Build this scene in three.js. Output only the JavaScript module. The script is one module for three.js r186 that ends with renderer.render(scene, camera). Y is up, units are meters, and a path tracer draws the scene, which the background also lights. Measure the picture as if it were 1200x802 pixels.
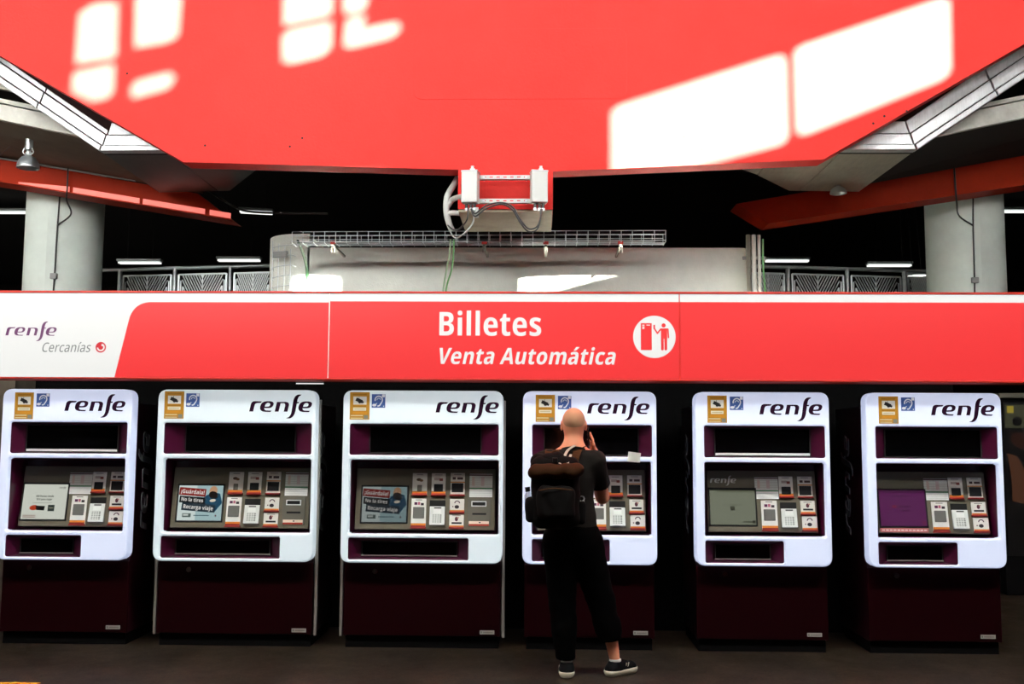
import * as THREE from 'three';
import { mergeGeometries, mergeVertices } from 'three/addons/utils/BufferGeometryUtils.js';
import { RoundedBoxGeometry } from 'three/addons/geometries/RoundedBoxGeometry.js';
import { RectAreaLightUniformsLib } from 'three/addons/lights/RectAreaLightUniformsLib.js';

// ------------------------------------------------------------------ camera, sky, sun, exposure
const EXPOSURE = 29;
const SUN_SLOPE = [-0.41, -0.34, -1];           // low sun through the added openings behind the camera
RectAreaLightUniformsLib.init();
const scene = new THREE.Scene();
scene.background = new THREE.Color(1.0, 1.0, 0.97);
const camera = new THREE.PerspectiveCamera(2 * Math.atan(401 / 1200) * 180 / Math.PI, 1200 / 802, 0.05, 200);
camera.rotation.order = 'YXZ';
camera.position.set(0, 1.6, 7.834);
camera.rotation.set(0.0931, 0.0276, 0.0057);
scene.add(camera);
const renderer = new THREE.WebGLRenderer({ antialias: true });
renderer.toneMapping = THREE.LinearToneMapping;
renderer.toneMappingExposure = EXPOSURE;
renderer.shadowMap.enabled = true;
const sun = new THREE.DirectionalLight(new THREE.Color(1, 0.95, 0.86), 6);
sun.name = 'sun';
sun.position.set(-SUN_SLOPE[0] * 20, -SUN_SLOPE[1] * 20 + 4, -SUN_SLOPE[2] * 20);
sun.target.position.set(0, 4, 0);
sun.shadow.radius = 1.5;
Object.assign(sun.shadow.camera, { left: -16, right: 16, top: 12, bottom: -12, near: 1, far: 60 });
sun.shadow.mapSize.set(4096, 4096);
scene.add(sun, sun.target);

// ------------------------------------------------------------------ helpers
const V = (x, y, z) => new THREE.Vector3(x, y, z);
let seed = 7;
const rnd = () => { seed = (seed * 1664525 + 1013904223) >>> 0; return seed / 4294967296; };
const used = {};
function numbered(name) { const n = used[name] ?? 0; used[name] = n + 1; return n ? `${name}_${String(n).padStart(3, '0')}` : name; }
function thing(name, label, category, [x, y, z] = [0, 0, 0], group) {
  const o = new THREE.Group(); o.name = numbered(name); o.position.set(x, y, z); scene.add(o);
  o.userData = { label, category }; if (group) o.userData.group = group;
  return o;
}
function part(name, geo, mat, parent, x = 0, y = 0, z = 0, label) {
  const m = new THREE.Mesh(geo, mat); m.name = parent ? name : numbered(name); m.position.set(x, y, z);
  if (label) m.userData.label = label;
  (parent ?? scene).add(m); return m;
}
function solo(name, label, category, geo, mat, x, y, z, group) {
  const m = part(name, geo, mat, null, x, y, z); m.userData = { label, category }; if (group) m.userData.group = group; return m;
}
function struct(name, geo, mat, x = 0, y = 0, z = 0) { const m = part(name, geo, mat, null, x, y, z); m.userData.kind = 'structure'; return m; }
function structGroup(name) { const g = new THREE.Group(); g.name = numbered(name); g.userData.kind = 'structure'; scene.add(g); return g; }
const cache = new Map();
const keep = (key, make) => { if (!cache.has(key)) cache.set(key, make()); return cache.get(key); };
function metreUV(g) {                             // uv in metres, by the face's main direction
  const p = g.attributes.position, n = g.attributes.normal, uv = new Float32Array(p.count * 2);
  for (let i = 0; i < p.count; i++) {
    const ax = Math.abs(n.getX(i)), ay = Math.abs(n.getY(i)), az = Math.abs(n.getZ(i));
    const [u, v] = az >= ax && az >= ay ? [p.getX(i), p.getY(i)] : ax >= ay ? [p.getZ(i), p.getY(i)] : [p.getX(i), p.getZ(i)];
    uv[i * 2] = u; uv[i * 2 + 1] = v;
  }
  g.setAttribute('uv', new THREE.BufferAttribute(uv, 2)); return g;
}
const box = (w, h, d) => keep(`b${w},${h},${d}`, () => metreUV(new THREE.BoxGeometry(w, h, d)));
const rbox = (w, h, d, r = 0.004, s = 2) => keep(`r${w},${h},${d},${r}`, () => metreUV(new RoundedBoxGeometry(w, h, d, s, Math.min(r, w / 2.01, h / 2.01, d / 2.01))));
const cyl = (r, h, s = 24, r2 = r) => keep(`c${r},${h},${s},${r2}`, () => new THREE.CylinderGeometry(r2, r, h, s));
const moved = (g, x, y, z, rx = 0, ry = 0, rz = 0) => { const c = g.clone(); c.applyMatrix4(new THREE.Matrix4().makeRotationFromEuler(new THREE.Euler(rx, ry, rz)).setPosition(x, y, z)); return c; };
const join = (list) => mergeGeometries(list.map((g) => { const c = g.index ? g.toNonIndexed() : g.clone(); for (const k of Object.keys(c.attributes)) if (!['position', 'normal', 'uv'].includes(k)) c.deleteAttribute(k); return c; }));
const tube = (pts, r, seg = 24, rs = 8) => new THREE.TubeGeometry(new THREE.CatmullRomCurve3(pts.map((p) => V(...p))), seg, r, rs, false);
function rod(a, b, r, s = 8) {                    // straight round bar
  const A = V(...a), B = V(...b), d = B.clone().sub(A), g = new THREE.CylinderGeometry(r, r, d.length(), s);
  g.applyQuaternion(new THREE.Quaternion().setFromUnitVectors(V(0, 1, 0), d.normalize())); g.translate(...A.add(B).multiplyScalar(0.5).toArray()); return g;
}
function bar(a, b, w, h) {                        // straight rectangular bar, h along y as far as it can
  const A = V(...a), B = V(...b), d = B.clone().sub(A), L = d.length(), g = new THREE.BoxGeometry(w, h, L);
  const m = new THREE.Matrix4().lookAt(B, A, V(0, 1, 0)); g.applyMatrix4(m); g.translate(...A.add(B).multiplyScalar(0.5).toArray()); return metreUV(g);
}
function poly(pts, holes = []) {
  const s = new THREE.Shape(pts.map((p) => new THREE.Vector2(p[0], p[1])));
  for (const h of holes) s.holes.push(new THREE.Path(h.map((p) => new THREE.Vector2(p[0], p[1])))); return s;
}
const plate = (shape, depth, bevel = 0, seg = 8) => metreUV(new THREE.ExtrudeGeometry(shape, { depth: depth - 2 * bevel, bevelEnabled: bevel > 0, bevelSize: bevel, bevelOffset: -bevel, bevelThickness: bevel, bevelSegments: 2, curveSegments: seg }));
function roundRect(target, x0, y0, x1, y1, r) {
  target.moveTo(x0 + r, y0); target.lineTo(x1 - r, y0); target.quadraticCurveTo(x1, y0, x1, y0 + r); target.lineTo(x1, y1 - r); target.quadraticCurveTo(x1, y1, x1 - r, y1);
  target.lineTo(x0 + r, y1); target.quadraticCurveTo(x0, y1, x0, y1 - r); target.lineTo(x0, y0 + r); target.quadraticCurveTo(x0, y0, x0 + r, y0); return target;
}
function slabXZ(pts, y, t) {                      // horizontal slab from a plan outline [x, z]
  const g = new THREE.ExtrudeGeometry(poly(pts.map(([x, z]) => [x, -z])), { depth: t, bevelEnabled: false });
  g.rotateX(-Math.PI / 2); g.translate(0, y, 0); return metreUV(g);
}
function noiseTexture(size, make, srgb) {
  const d = new Uint8Array(size * size * 4);
  for (let y = 0; y < size; y++) for (let x = 0; x < size; x++) { const c = make(x, y), o = (y * size + x) * 4; for (let k = 0; k < 3; k++) d[o + k] = Math.max(0, Math.min(255, (c.length ? c[k] : c) * 255)); d[o + 3] = 255; }
  const t = new THREE.DataTexture(d, size, size); t.wrapS = t.wrapT = THREE.RepeatWrapping; t.magFilter = THREE.LinearFilter; t.minFilter = THREE.LinearFilter;
  if (srgb) t.colorSpace = THREE.SRGBColorSpace; t.needsUpdate = true; return t;
}
function lattice(n) { const v = new Float32Array(n * n); for (let i = 0; i < n * n; i++) v[i] = rnd(); return v; }
function tileNoise(size, octaves) {               // seamless value noise
  const layers = octaves.map(([n, a]) => [n, a, lattice(n)]), out = new Float32Array(size * size), total = octaves.reduce((s, o) => s + o[1], 0);
  for (let y = 0; y < size; y++) for (let x = 0; x < size; x++) {
    let s = 0;
    for (const [n, a, v] of layers) {
      const fx = x / size * n, fy = y / size * n, ix = Math.floor(fx), iy = Math.floor(fy); let u = fx - ix, w = fy - iy; u = u * u * (3 - 2 * u); w = w * w * (3 - 2 * w);
      const g = (i, j) => v[((iy + j) % n) * n + (ix + i) % n];
      s += a * ((g(0, 0) * (1 - u) + g(1, 0) * u) * (1 - w) + (g(0, 1) * (1 - u) + g(1, 1) * u) * w);
    }
    out[y * size + x] = s / total;
  }
  return out;
}
function canvasTexture(w, h, draw) {
  const c = document.createElement('canvas'); c.width = w; c.height = h; draw(c.getContext('2d'), w, h);
  const t = new THREE.CanvasTexture(c); t.colorSpace = THREE.SRGBColorSpace; t.magFilter = THREE.LinearFilter; return t;
}
const rep = (t, m) => { const c = t.clone(); c.repeat.set(1 / m, 1 / m); c.needsUpdate = true; return c; };

// ------------------------------------------------------------------ materials
const cloud = tileNoise(256, [[4, 1], [9, 0.7], [24, 0.5], [64, 0.35]]), grit = tileNoise(256, [[64, 0.6], [128, 1], [256, 1]]);
const concreteMap = noiseTexture(256, (x, y) => 0.86 + 0.16 * (cloud[y * 256 + x] - 0.5) * 2 + 0.06 * (grit[y * 256 + x] - 0.5), true);
const paintMap = noiseTexture(256, (x, y) => 0.96 + 0.06 * (cloud[y * 256 + x] - 0.5) * 2, true);
const roughMap = noiseTexture(256, (x, y) => 0.5 + 0.5 * (cloud[y * 256 + x]), false);
const gritMap = noiseTexture(256, (x, y) => grit[y * 256 + x], false);
const graniteMap = noiseTexture(256, (x, y) => { const g = grit[y * 256 + x], c = cloud[y * 256 + x]; const v = 0.42 + 0.75 * (g - 0.5) * 1.6 + 0.3 * (c - 0.5); return [v, v * 0.93, v * 0.84]; }, true);
const steelMap = noiseTexture(256, (x, y) => 0.82 + 0.22 * (cloud[y * 256 + x] - 0.5) + 0.1 * (grit[((y * 0.1) | 0) * 256 + x] - 0.5), true);
const std = (o) => new THREE.MeshStandardMaterial(o);
const matt = (o) => new THREE.MeshPhysicalMaterial({ specularIntensity: 0.25, ...o });   // chalky surfaces without sheen
const glow = (r, g, b) => new THREE.Color().setRGB(r / EXPOSURE, g / EXPOSURE, b / EXPOSURE);   // a linear brightness as the eye sees it
const M = {
  redWall: matt({ color: 0xca302b, map: rep(paintMap, 3), roughness: 0.62, bumpMap: rep(gritMap, 1.2), bumpScale: 0.0012 }),
  redBeam: matt({ color: 0xa42808, map: rep(paintMap, 2), roughness: 0.6 }),
  redTrim: std({ color: 0xb42413, roughness: 0.45 }),
  beige: std({ color: 0xb9b096, map: rep(concreteMap, 2), roughness: 0.8 }),
  concrete: matt({ color: 0xf0f4ec, map: rep(paintMap, 2.2), roughness: 0.8, bumpMap: rep(gritMap, 1), bumpScale: 0.002 }),
  column: std({ color: 0xd6e0d9, map: rep(paintMap, 2), roughness: 0.75 }),
  steel: std({ color: 0xf2f5f8, map: rep(steelMap, 1.3), roughness: 0.4, metalness: 0.55 }),
  soffitLit: std({ color: 0xd2ccb8, map: rep(steelMap, 2), roughness: 0.34, metalness: 0.45 }),
  shadowRed: std({ color: 0x2a0d08, roughness: 0.9 }),
  soffitShaded: std({ color: 0x5a5a57, map: rep(steelMap, 2), roughness: 0.4, metalness: 0.4 }),
  joint: std({ color: 0x0c0c0c, roughness: 0.9 }),
  brown: std({ color: 0x6e6252, map: rep(concreteMap, 3), roughness: 0.85 }),
  creamFascia: std({ color: 0xf6f6ec, map: rep(concreteMap, 2), roughness: 0.7 }),
  hallGrey: std({ color: 0x72706a, map: rep(concreteMap, 3), roughness: 0.85 }),
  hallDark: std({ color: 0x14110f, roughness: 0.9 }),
  black: matt({ color: 0x030303, roughness: 0.9 }),
  floor: std({ color: 0x685c4c, map: rep(graniteMap, 0.9), roughness: 0.55, roughnessMap: rep(roughMap, 2) }),
  yellow: std({ color: 0xd8a21a, roughness: 0.6 }),
  greySteel: std({ color: 0xaeb6b8, roughness: 0.4, metalness: 0.6 }),
  galv: std({ color: 0xc4ccd0, roughness: 0.38, metalness: 0.8 }),
  plasticWhite: std({ color: 0xe9ebe8, roughness: 0.42 }),
  conduit: std({ color: 0xd2d2c8, roughness: 0.5 }),
  cableGreen: std({ color: 0x6fae6c, roughness: 0.5 }),
  cableDarkGreen: std({ color: 0x2c5232, roughness: 0.6 }),
  cablePale: std({ color: 0xa8c8a4, roughness: 0.6 }),
  cableBlack: std({ color: 0x101010, roughness: 0.4 }),
  cableGrey: std({ color: 0x8d8f8e, roughness: 0.5 }),
  maroonGloss: std({ color: 0x48082a, roughness: 0.3 }),
  maroonDoor: matt({ color: 0x1e0206, roughness: 0.4 }),
  maroonSide: std({ color: 0x26060f, roughness: 0.28 }),
  cabinet: matt({ color: 0x050405, roughness: 0.7 }),
  stripGrey: std({ color: 0x98928a, roughness: 0.4, metalness: 0.3 }),
  display: std({ color: 0x040405, roughness: 0.16 }),
  displayTrim: std({ color: 0x3a3836, roughness: 0.4, metalness: 0.4 }),
  console: std({ color: 0x6e6856, roughness: 0.5 }),
  consoleDark: std({ color: 0x6c685c, roughness: 0.5 }),
  slot: std({ color: 0x060606, roughness: 0.5 }),
  foot: std({ color: 0x8c1c14, roughness: 0.4 }),
  chrome: std({ color: 0xe8ecee, roughness: 0.18, metalness: 1 }),
  logoInk: matt({ color: 0x2a0526, roughness: 0.7 }),
  skin: std({ color: 0xee9f78, roughness: 0.55 }),
  stubble: std({ color: 0xc4916c, roughness: 0.75 }),
  shirt: matt({ color: 0x25221f, roughness: 0.95, bumpMap: rep(gritMap, 0.2), bumpScale: 0.002 }),
  trousers: matt({ color: 0x040404, roughness: 1, specularIntensity: 0.1 }),
  packBrown: matt({ color: 0x38200f, roughness: 0.9 }),
  packBlack: matt({ color: 0x0d0b0a, roughness: 0.9 }),
  strapBrown: matt({ color: 0x4a2c14, roughness: 0.8 }),
  strapGrey: std({ color: 0xa8a494, roughness: 0.8 }),
  shoe: matt({ color: 0x08090b, roughness: 0.8 }),
  sole: std({ color: 0xd8d2bc, roughness: 0.6 }),
  sock: std({ color: 0xd8d8d4, roughness: 0.9 }),
  phone: std({ color: 0x0a0b0d, roughness: 0.25 }),
  bottle: new THREE.MeshPhysicalMaterial({ color: 0xeef0ff, roughness: 0.15, transmission: 0.35, thickness: 0 }),
  radioWhite: std({ color: 0xa9adaa, roughness: 0.45 }),
  sideLetter: std({ color: 0x8a8c8c, roughness: 0.35, metalness: 0.6 }),
  paper: std({ color: 0xeef0e6, roughness: 0.8 }),
};

// ------------------------------------------------------------------ the hall
const floor = struct('floor', box(28.4, 0.2, 32.4), M.floor, 0, -0.1, -1);
struct('floor_stripe', box(0.3, 0.004, 0.34), M.yellow, -3.37, 0.002, 1.29);
struct('ceiling_sun_block', box(28, 0.08, 12), M.hallGrey, 0, 3.84, 9.2);         // unseen slab added to block light; its edge keeps sun off the machines
struct('wall_left', box(0.2, 9.6, 32.4), M.hallGrey, -14.1, 4.8, -1);
struct('wall_right', box(0.2, 9.6, 32.4), M.hallGrey, 14.1, 4.8, -1);
struct('wall_far', box(28, 6, 0.2), M.hallDark, 0, 3, -17.1);
struct('wall_front', box(28, 3.8, 0.2), M.hallDark, 0, 1.9, 15.1);
struct('roof', (() => { const g = new THREE.ExtrudeGeometry(poly([[-14.2, -7.5], [14.2, -7.5], [14.2, 0.7], [-14.2, 0.7]], [0, 1, 2, 3, 4, 5].map((i) => [[-8 + i * 2.7, -5.6], [-5.6 + i * 2.7, -5.6], [-5.6 + i * 2.7, -4.2], [-8 + i * 2.7, -4.2]])), { depth: 0.2, bevelEnabled: false }); g.rotateX(-Math.PI / 2); return metreUV(g); })(), M.hallGrey, 0, 9.5, 0);   // openings added over the slab edge to light the man, floor and machines
struct('ceiling_back', box(28, 0.2, 16.5), M.hallDark, 0, 5.4, -8.76);
struct('floor_upper', box(28, 0.25, 13.2), M.hallDark, 0, 2.45, -10.4);
for (const s of [-1, 1]) struct('floor_landing', box(10.4, 0.25, 1.1), M.hallDark, s * 8.6, 2.45, -3.25);

// unseen wall added behind the camera; its openings are cut to shape sun patches
{
  const Z = 7, dx = -SUN_SLOPE[0] * (Z + 0.3), dy = -SUN_SLOPE[1] * (Z + 0.3), holes = [];
  const lit = [
    [[-3.85, 4.67], [-3.505, 4.725], [-3.51, 5.2], [-3.7, 5.19], [-3.84, 5.1]],
    [[-3.87, 4.43], [-3.7, 4.35], [-3.56, 4.38], [-3.515, 4.45], [-3.517, 4.675], [-3.865, 4.6]],
    [[-3.358, 4.807], [-3.1, 4.85], [-2.99, 4.91], [-2.976, 5.35], [-3.367, 5.35]],
    [[-3.36, 4.375], [-3.06, 4.46], [-3.0, 4.56], [-3.05, 4.6], [-3.32, 4.53], [-3.38, 4.46]],
    [[-2.124, 4.99], [-1.74, 5.075], [-1.715, 5.12], [-1.72, 5.4], [-2.125, 5.4]],
    [[-2.123, 4.69], [-2.06, 4.665], [-1.8, 4.73], [-1.716, 4.81], [-1.714, 5.03], [-2.06, 4.955], [-2.13, 4.89]],
    [[-1.6, 5.085], [-1.5, 5.1], [-1.43, 5.16], [-1.41, 5.35], [-1.63, 5.35], [-1.625, 5.11]],
    [[-1.62, 4.82], [-1.57, 4.795], [-1.22, 4.885], [-1.141, 4.97], [-1.17, 5.02], [-1.47, 4.96], [-1.43, 5.08], [-1.6, 5.045]],
    [[0.584, 3.62], [1.283, 3.805], [1.95, 3.985], [2.005, 4.05], [2.002, 4.7], [1.95, 4.715], [0.66, 4.3], [0.585, 4.24]],
    [[2.074, 4.07], [2.13, 4.06], [3.25, 4.52], [3.32, 4.6], [3.33, 5.19], [3.27, 5.18], [2.13, 4.79], [2.07, 4.73]],
    [[-1.66, 3.55], [-1.26, 3.55], [-1.26, 3.76], [-1.66, 3.76]],
  ];
  for (const h of lit) holes.push(h.map(([x, y]) => [x + dx, y + dy]));
  const pane = (x0, y0, x1, y1) => { const h = [[x0, y0], [x1, y0], [x1, y1], [x0, y1]]; holes.push(h); return h; };
  const big = [];  // panes added and placed to tune the daylight
  for (let i = 0; i < 4; i++) big.push(pane(-1.5 + i * 1.55, 5.1, -0.05 + i * 1.55, 5.45));
  for (let i = 0; i < 2; i++) big.push(pane(4.7 + i * 0.75, 5.2, 5.38 + i * 0.75, 5.95), pane(10.6 + i * 1.6, 5.2, 12.1 + i * 1.6, 6.6));
  for (let i = 0; i < 6; i++) big.push(pane(-13.8 + i * 2, 5.2, -11.9 + i * 2, 6.6));
  struct('wall_light_mask', plate(poly([[-14, 3.95], [14, 3.95], [14, 9.5], [-14, 9.5]], holes), 0.05), M.hallGrey, 0, 0, Z);
}

// the big red wall that hangs in the roof opening, with a square beam end under its middle
{
  const lower = [[-14, 5], [-4.95, 5], [-2.924, 3.832], [-0.669, 3.764], [-0.669, 3.44], [0.099, 3.435], [0.099, 3.749], [2.275, 3.844], [4.26, 5], [14, 5]];
  struct('wall_red', plate(poly([...lower, [14, 9.5], [-14, 9.5]]), 0.2), M.redWall, 0, 0, -0.5);
  const beam = structGroup('beam_end');
  part('beam_side', box(0.768, 0.3, 0.6), M.redBeam, beam, -0.285, 3.6, -0.79);
  part('beam_soffit', box(0.76, 0.02, 0.8), M.beige, beam, -0.285, 3.428, -0.71);
  // patched hatch that shows as a faint raised outline
  const s = roundRect(new THREE.Shape(), -1.05, 4.35, 0.7, 4.945, 0.09);
  struct('wall_red_hatch', plate(s, 0.006, 0.002), M.redWall, 0, 0, -0.301);
  for (const [x, y] of [[-2.75, 3.97], [-2.05, 3.96], [-1.95, 4.03], [1.1, 4.03], [1.16, 4.035], [1.3, 3.93], [2.68, 4.14], [2.77, 4.2], [2.95, 4.24], [-3.42, 4.58]]) {
    part('fixing_hole', keep('hole', () => new THREE.CircleGeometry(0.009, 10)), M.joint, scene.getObjectByName('wall_red'), x, y, 0.2012);
  }
}

// steel-clad edge of the roof opening behind the red wall: mitred lip, cladding and black joints
{
  const g = structGroup('trim_1'), z = -0.9;
  const A = [[-5.6, 5.24], [-3.88, 4.09], [3.235, 4.085], [5.3, 5.48]];                 // lower edge
  const off = (d) => [[A[0][0] + d * 0.42, A[0][1] + d], [A[1][0] + d * 0.28, A[1][1] + d], [A[2][0] - d * 0.28, A[2][1] + d], [A[3][0] - d * 0.42, A[3][1] + d]];
  const strip = (a, b, i, t0 = 0, t1 = 1) => { const L = (p, q, t) => [p[0] + (q[0] - p[0]) * t, p[1] + (q[1] - p[1]) * t]; return poly([L(a[i], a[i + 1], t0), L(a[i], a[i + 1], t1), L(b[i], b[i + 1], t1), L(b[i], b[i + 1], t0)]); };
  const back = [off(-0.0), off(0.9)];
  for (let i = 0; i < 3; i++) part('shadow_backing', plate(strip(...back, i), 0.05), i === 1 ? M.joint : M.shadowRed, g, 0, 0, z - 0.1);  // dark band above the cladding: shadow of the red wall put into colour
  for (const [i, a, b] of [[0, 0, 0.33], [0, 0.335, 0.66], [0, 0.665, 0.9985], [1, 0.0008, 0.12], [1, 0.124, 0.5], [1, 0.503, 0.88], [1, 0.884, 0.9992], [2, 0.0015, 0.34], [2, 0.345, 0.66], [2, 0.665, 1]]) {
    part('lip', plate(strip(off(0), off(0.05), i, a, b), 0.1, 0.008), M.steel, g, 0, 0, z - 0.06);
    part('trim_panel', plate(strip(off(0.055), off(0.15), i, a, b), 0.07, 0.006), M.steel, g, 0, 0, z - 0.06);
    part('cladding_panel', plate(strip(off(0.158), off(i === 0 ? 0.195 : 0.265), i, a, b), 0.05, 0.004), M.steel, g, 0, 0, z - 0.06);  // cladding stops short where that shadow is put in
  }
  const soffit = structGroup('ceiling_soffit');
  const Y = 4.092;
  for (const pts of [
    [[-3.88, -0.98], [-3.3, -0.98], [-3.3, -2.35], [-3.92, -2.41]], [[-3.29, -0.98], [-2.35, -0.98], [-2.68, -1.54], [-3.17, -2.34], [-3.29, -2.35]],
    [[1.35, -0.98], [2.05, -0.98], [2.05, -1.73], [1.79, -1.45]], [[2.06, -0.98], [2.61, -0.98], [2.61, -2.37], [2.5, -2.36], [2.06, -1.75]], [[2.62, -0.98], [3.235, -0.98], [3.21, -2.4], [2.62, -2.37]],
  ]) part('soffit_panel', slabXZ(pts, Y, 0.03), pts[0][0] < 0 ? M.soffitShaded : M.soffitLit, soffit);  // left darker, right paler: shade and light put into the colour
  struct('ceiling_recess', box(6.6, 0.05, 3), M.hallDark, -0.3, 4.75, -2.6);
}

// sloping red girders left and right, ceilings (brown left, shade-darkened right) and pale fascias in front of them
function girder(top0, top1, bot1, bot0, z, name) { return struct(name, plate(poly([bot0, bot1, top1, top0]), 0.35), M.redBeam, 0, 0, z - 0.35); }
girder([-7.4, 4.8], [-3.55, 4.1], [-3.185, 3.822], [-7.4, 4.52], -2.5, 'red_girder');
girder([6.9, 4.85], [2.0, 3.99], [2.32, 3.786], [6.9, 4.49], -2.5, 'red_girder');
function ceilingQuad(pts, mat) {                                                        // thick sloping panel from four corners
  const n = V(0, 0.06, 0), p = pts.map((q) => V(...q)), up = p.map((q) => q.clone().add(n)), tri = [];
  const quad = (a, b, c, d) => tri.push(a, b, c, a, c, d);
  quad(p[0], p[1], p[2], p[3]); quad(up[3], up[2], up[1], up[0]);
  for (let i = 0; i < 4; i++) { const j = (i + 1) % 4; quad(p[j], p[i], up[i], up[j]); }
  const g = new THREE.BufferGeometry().setFromPoints(tri); g.computeVertexNormals(); return struct('ceiling_panel', metreUV(g), mat);
}
ceilingQuad([[-7.4, 4.82, -2.5], [-3.5, 4.1, -2.5], [-3.92, 4.25, -1.24], [-7.4, 4.98, -1.24]], M.brown);
ceilingQuad([[3.1, 4.15, -2.5], [6.9, 4.86, -2.5], [6.9, 5.03, -1.24], [3.4, 4.27, -1.24]], M.hallDark);  // near black where the left one is brown: shade put into the colour
struct('fascia_pale', plate(poly([[-7.4, 4.99], [-3.92, 4.255], [-3.92, 4.4], [-7.4, 5.14]]), 0.06), M.creamFascia, 0, 0, -1.24);
struct('fascia_pale', plate(poly([[-7.4, 5.16], [-3.92, 4.42], [-3.92, 4.46], [-7.4, 5.2]]), 0.06), M.creamFascia, 0, 0, -1.27);
struct('fascia_pale', plate(poly([[-7.4, 5.27], [-3.92, 4.55], [-3.92, 4.8], [-7.4, 5.5]]), 0.06), M.creamFascia, 0, 0, -1.24);
struct('fascia_pale', plate(poly([[3.4, 4.27], [6.9, 5.03], [6.9, 5.17], [3.4, 4.43]]), 0.06), M.creamFascia, 0, 0, -1.24);
struct('fascia_pale', plate(poly([[3.4, 4.45], [6.9, 5.19], [6.9, 5.22], [3.4, 4.49]]), 0.06), M.creamFascia, 0, 0, -1.27);

// long concrete wall behind the sign, its ends rounded
{
  const s = new THREE.Shape(), x0 = -2.78, x1 = 2.05, f = 2.1, b = 3.1, r = 0.5;          // plan outline, y stands for -z
  const plan = (s, h) => { const g = new THREE.ExtrudeGeometry(s, { depth: h, bevelEnabled: false, curveSegments: 20 }); g.rotateX(-Math.PI / 2); return metreUV(g); };
  s.moveTo(-2.3, b); s.lineTo(-2.3, f); s.lineTo(x1 - 0.12, f); s.quadraticCurveTo(x1, f, x1, f + 0.12); s.lineTo(x1, b); s.lineTo(-2.3, b);
  const w = struct('wall_concrete', plan(s, 1.06), M.concrete, 0, 2.4, 0);
  const e = new THREE.Shape(); e.moveTo(x0, b); e.lineTo(x0, f + r); e.quadraticCurveTo(x0, f, x0 + r, f); e.lineTo(-2.3, f); e.lineTo(-2.3, b); e.lineTo(x0, b);
  part('rounded_end', plan(e, 1.2), M.concrete, w);
}
struct('wall_back', box(7.9, 2.75, 0.12), M.black, -0.45, 1.375, -1.0);
struct('wall_pier', box(0.9, 2.6, 0.5), M.brown, -4.83, 1.3, -0.85);

// ------------------------------------------------------------------ columns, railings, far lamps
function column(label, x, z, r, cable, junctionY) {
  const t = thing('round_column', label, 'column', [x, 2.575, z]);
  const h = 2.62, b = 0, e = 2.62;
  part('shaft', keep(`col${r}`, () => { const g = new THREE.CylinderGeometry(r, r, h, 64, 1, true); g.attributes.uv.array.forEach((v, i, a) => { a[i] = i % 2 ? v * h : v * 2 * Math.PI * r; }); return g; }), M.column, t, 0, h / 2, 0);
  part('base_ring', cyl(r + 0.03, 0.06, 64), M.column, t, 0, 0.03, 0);
  const a = Math.atan2(cable[0], cable[1]), c = [Math.sin(a) * (r + 0.012), Math.cos(a) * (r + 0.012)];
  const lead = part('cable', tube([[c[0] - 0.02, b, c[1]], [c[0], b + junctionY, c[1]], [c[0] + 0.006, b + 1.2, c[1]], [c[0] + 0.02, b + e - 0.72, c[1]], [c[0] - 0.01, b + e - 0.3, c[1]], [c[0] - 0.01, b + e, c[1]]], 0.008, 40, 6), M.cableBlack, t);
  part('junction_box', rbox(0.07, 0.06, 0.04, 0.006), M.cableGrey, lead, c[0], b + junctionY, c[1] + 0.012);
}
column('round pale concrete column under the left red girder, brightly lit', -5.31, -3.3, 0.405, [0.25, 1], 0.72);
column('round dim concrete column under the right red girder', 4.62, -3.3, 0.4, [-0.2, 1], 0.69);

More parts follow.
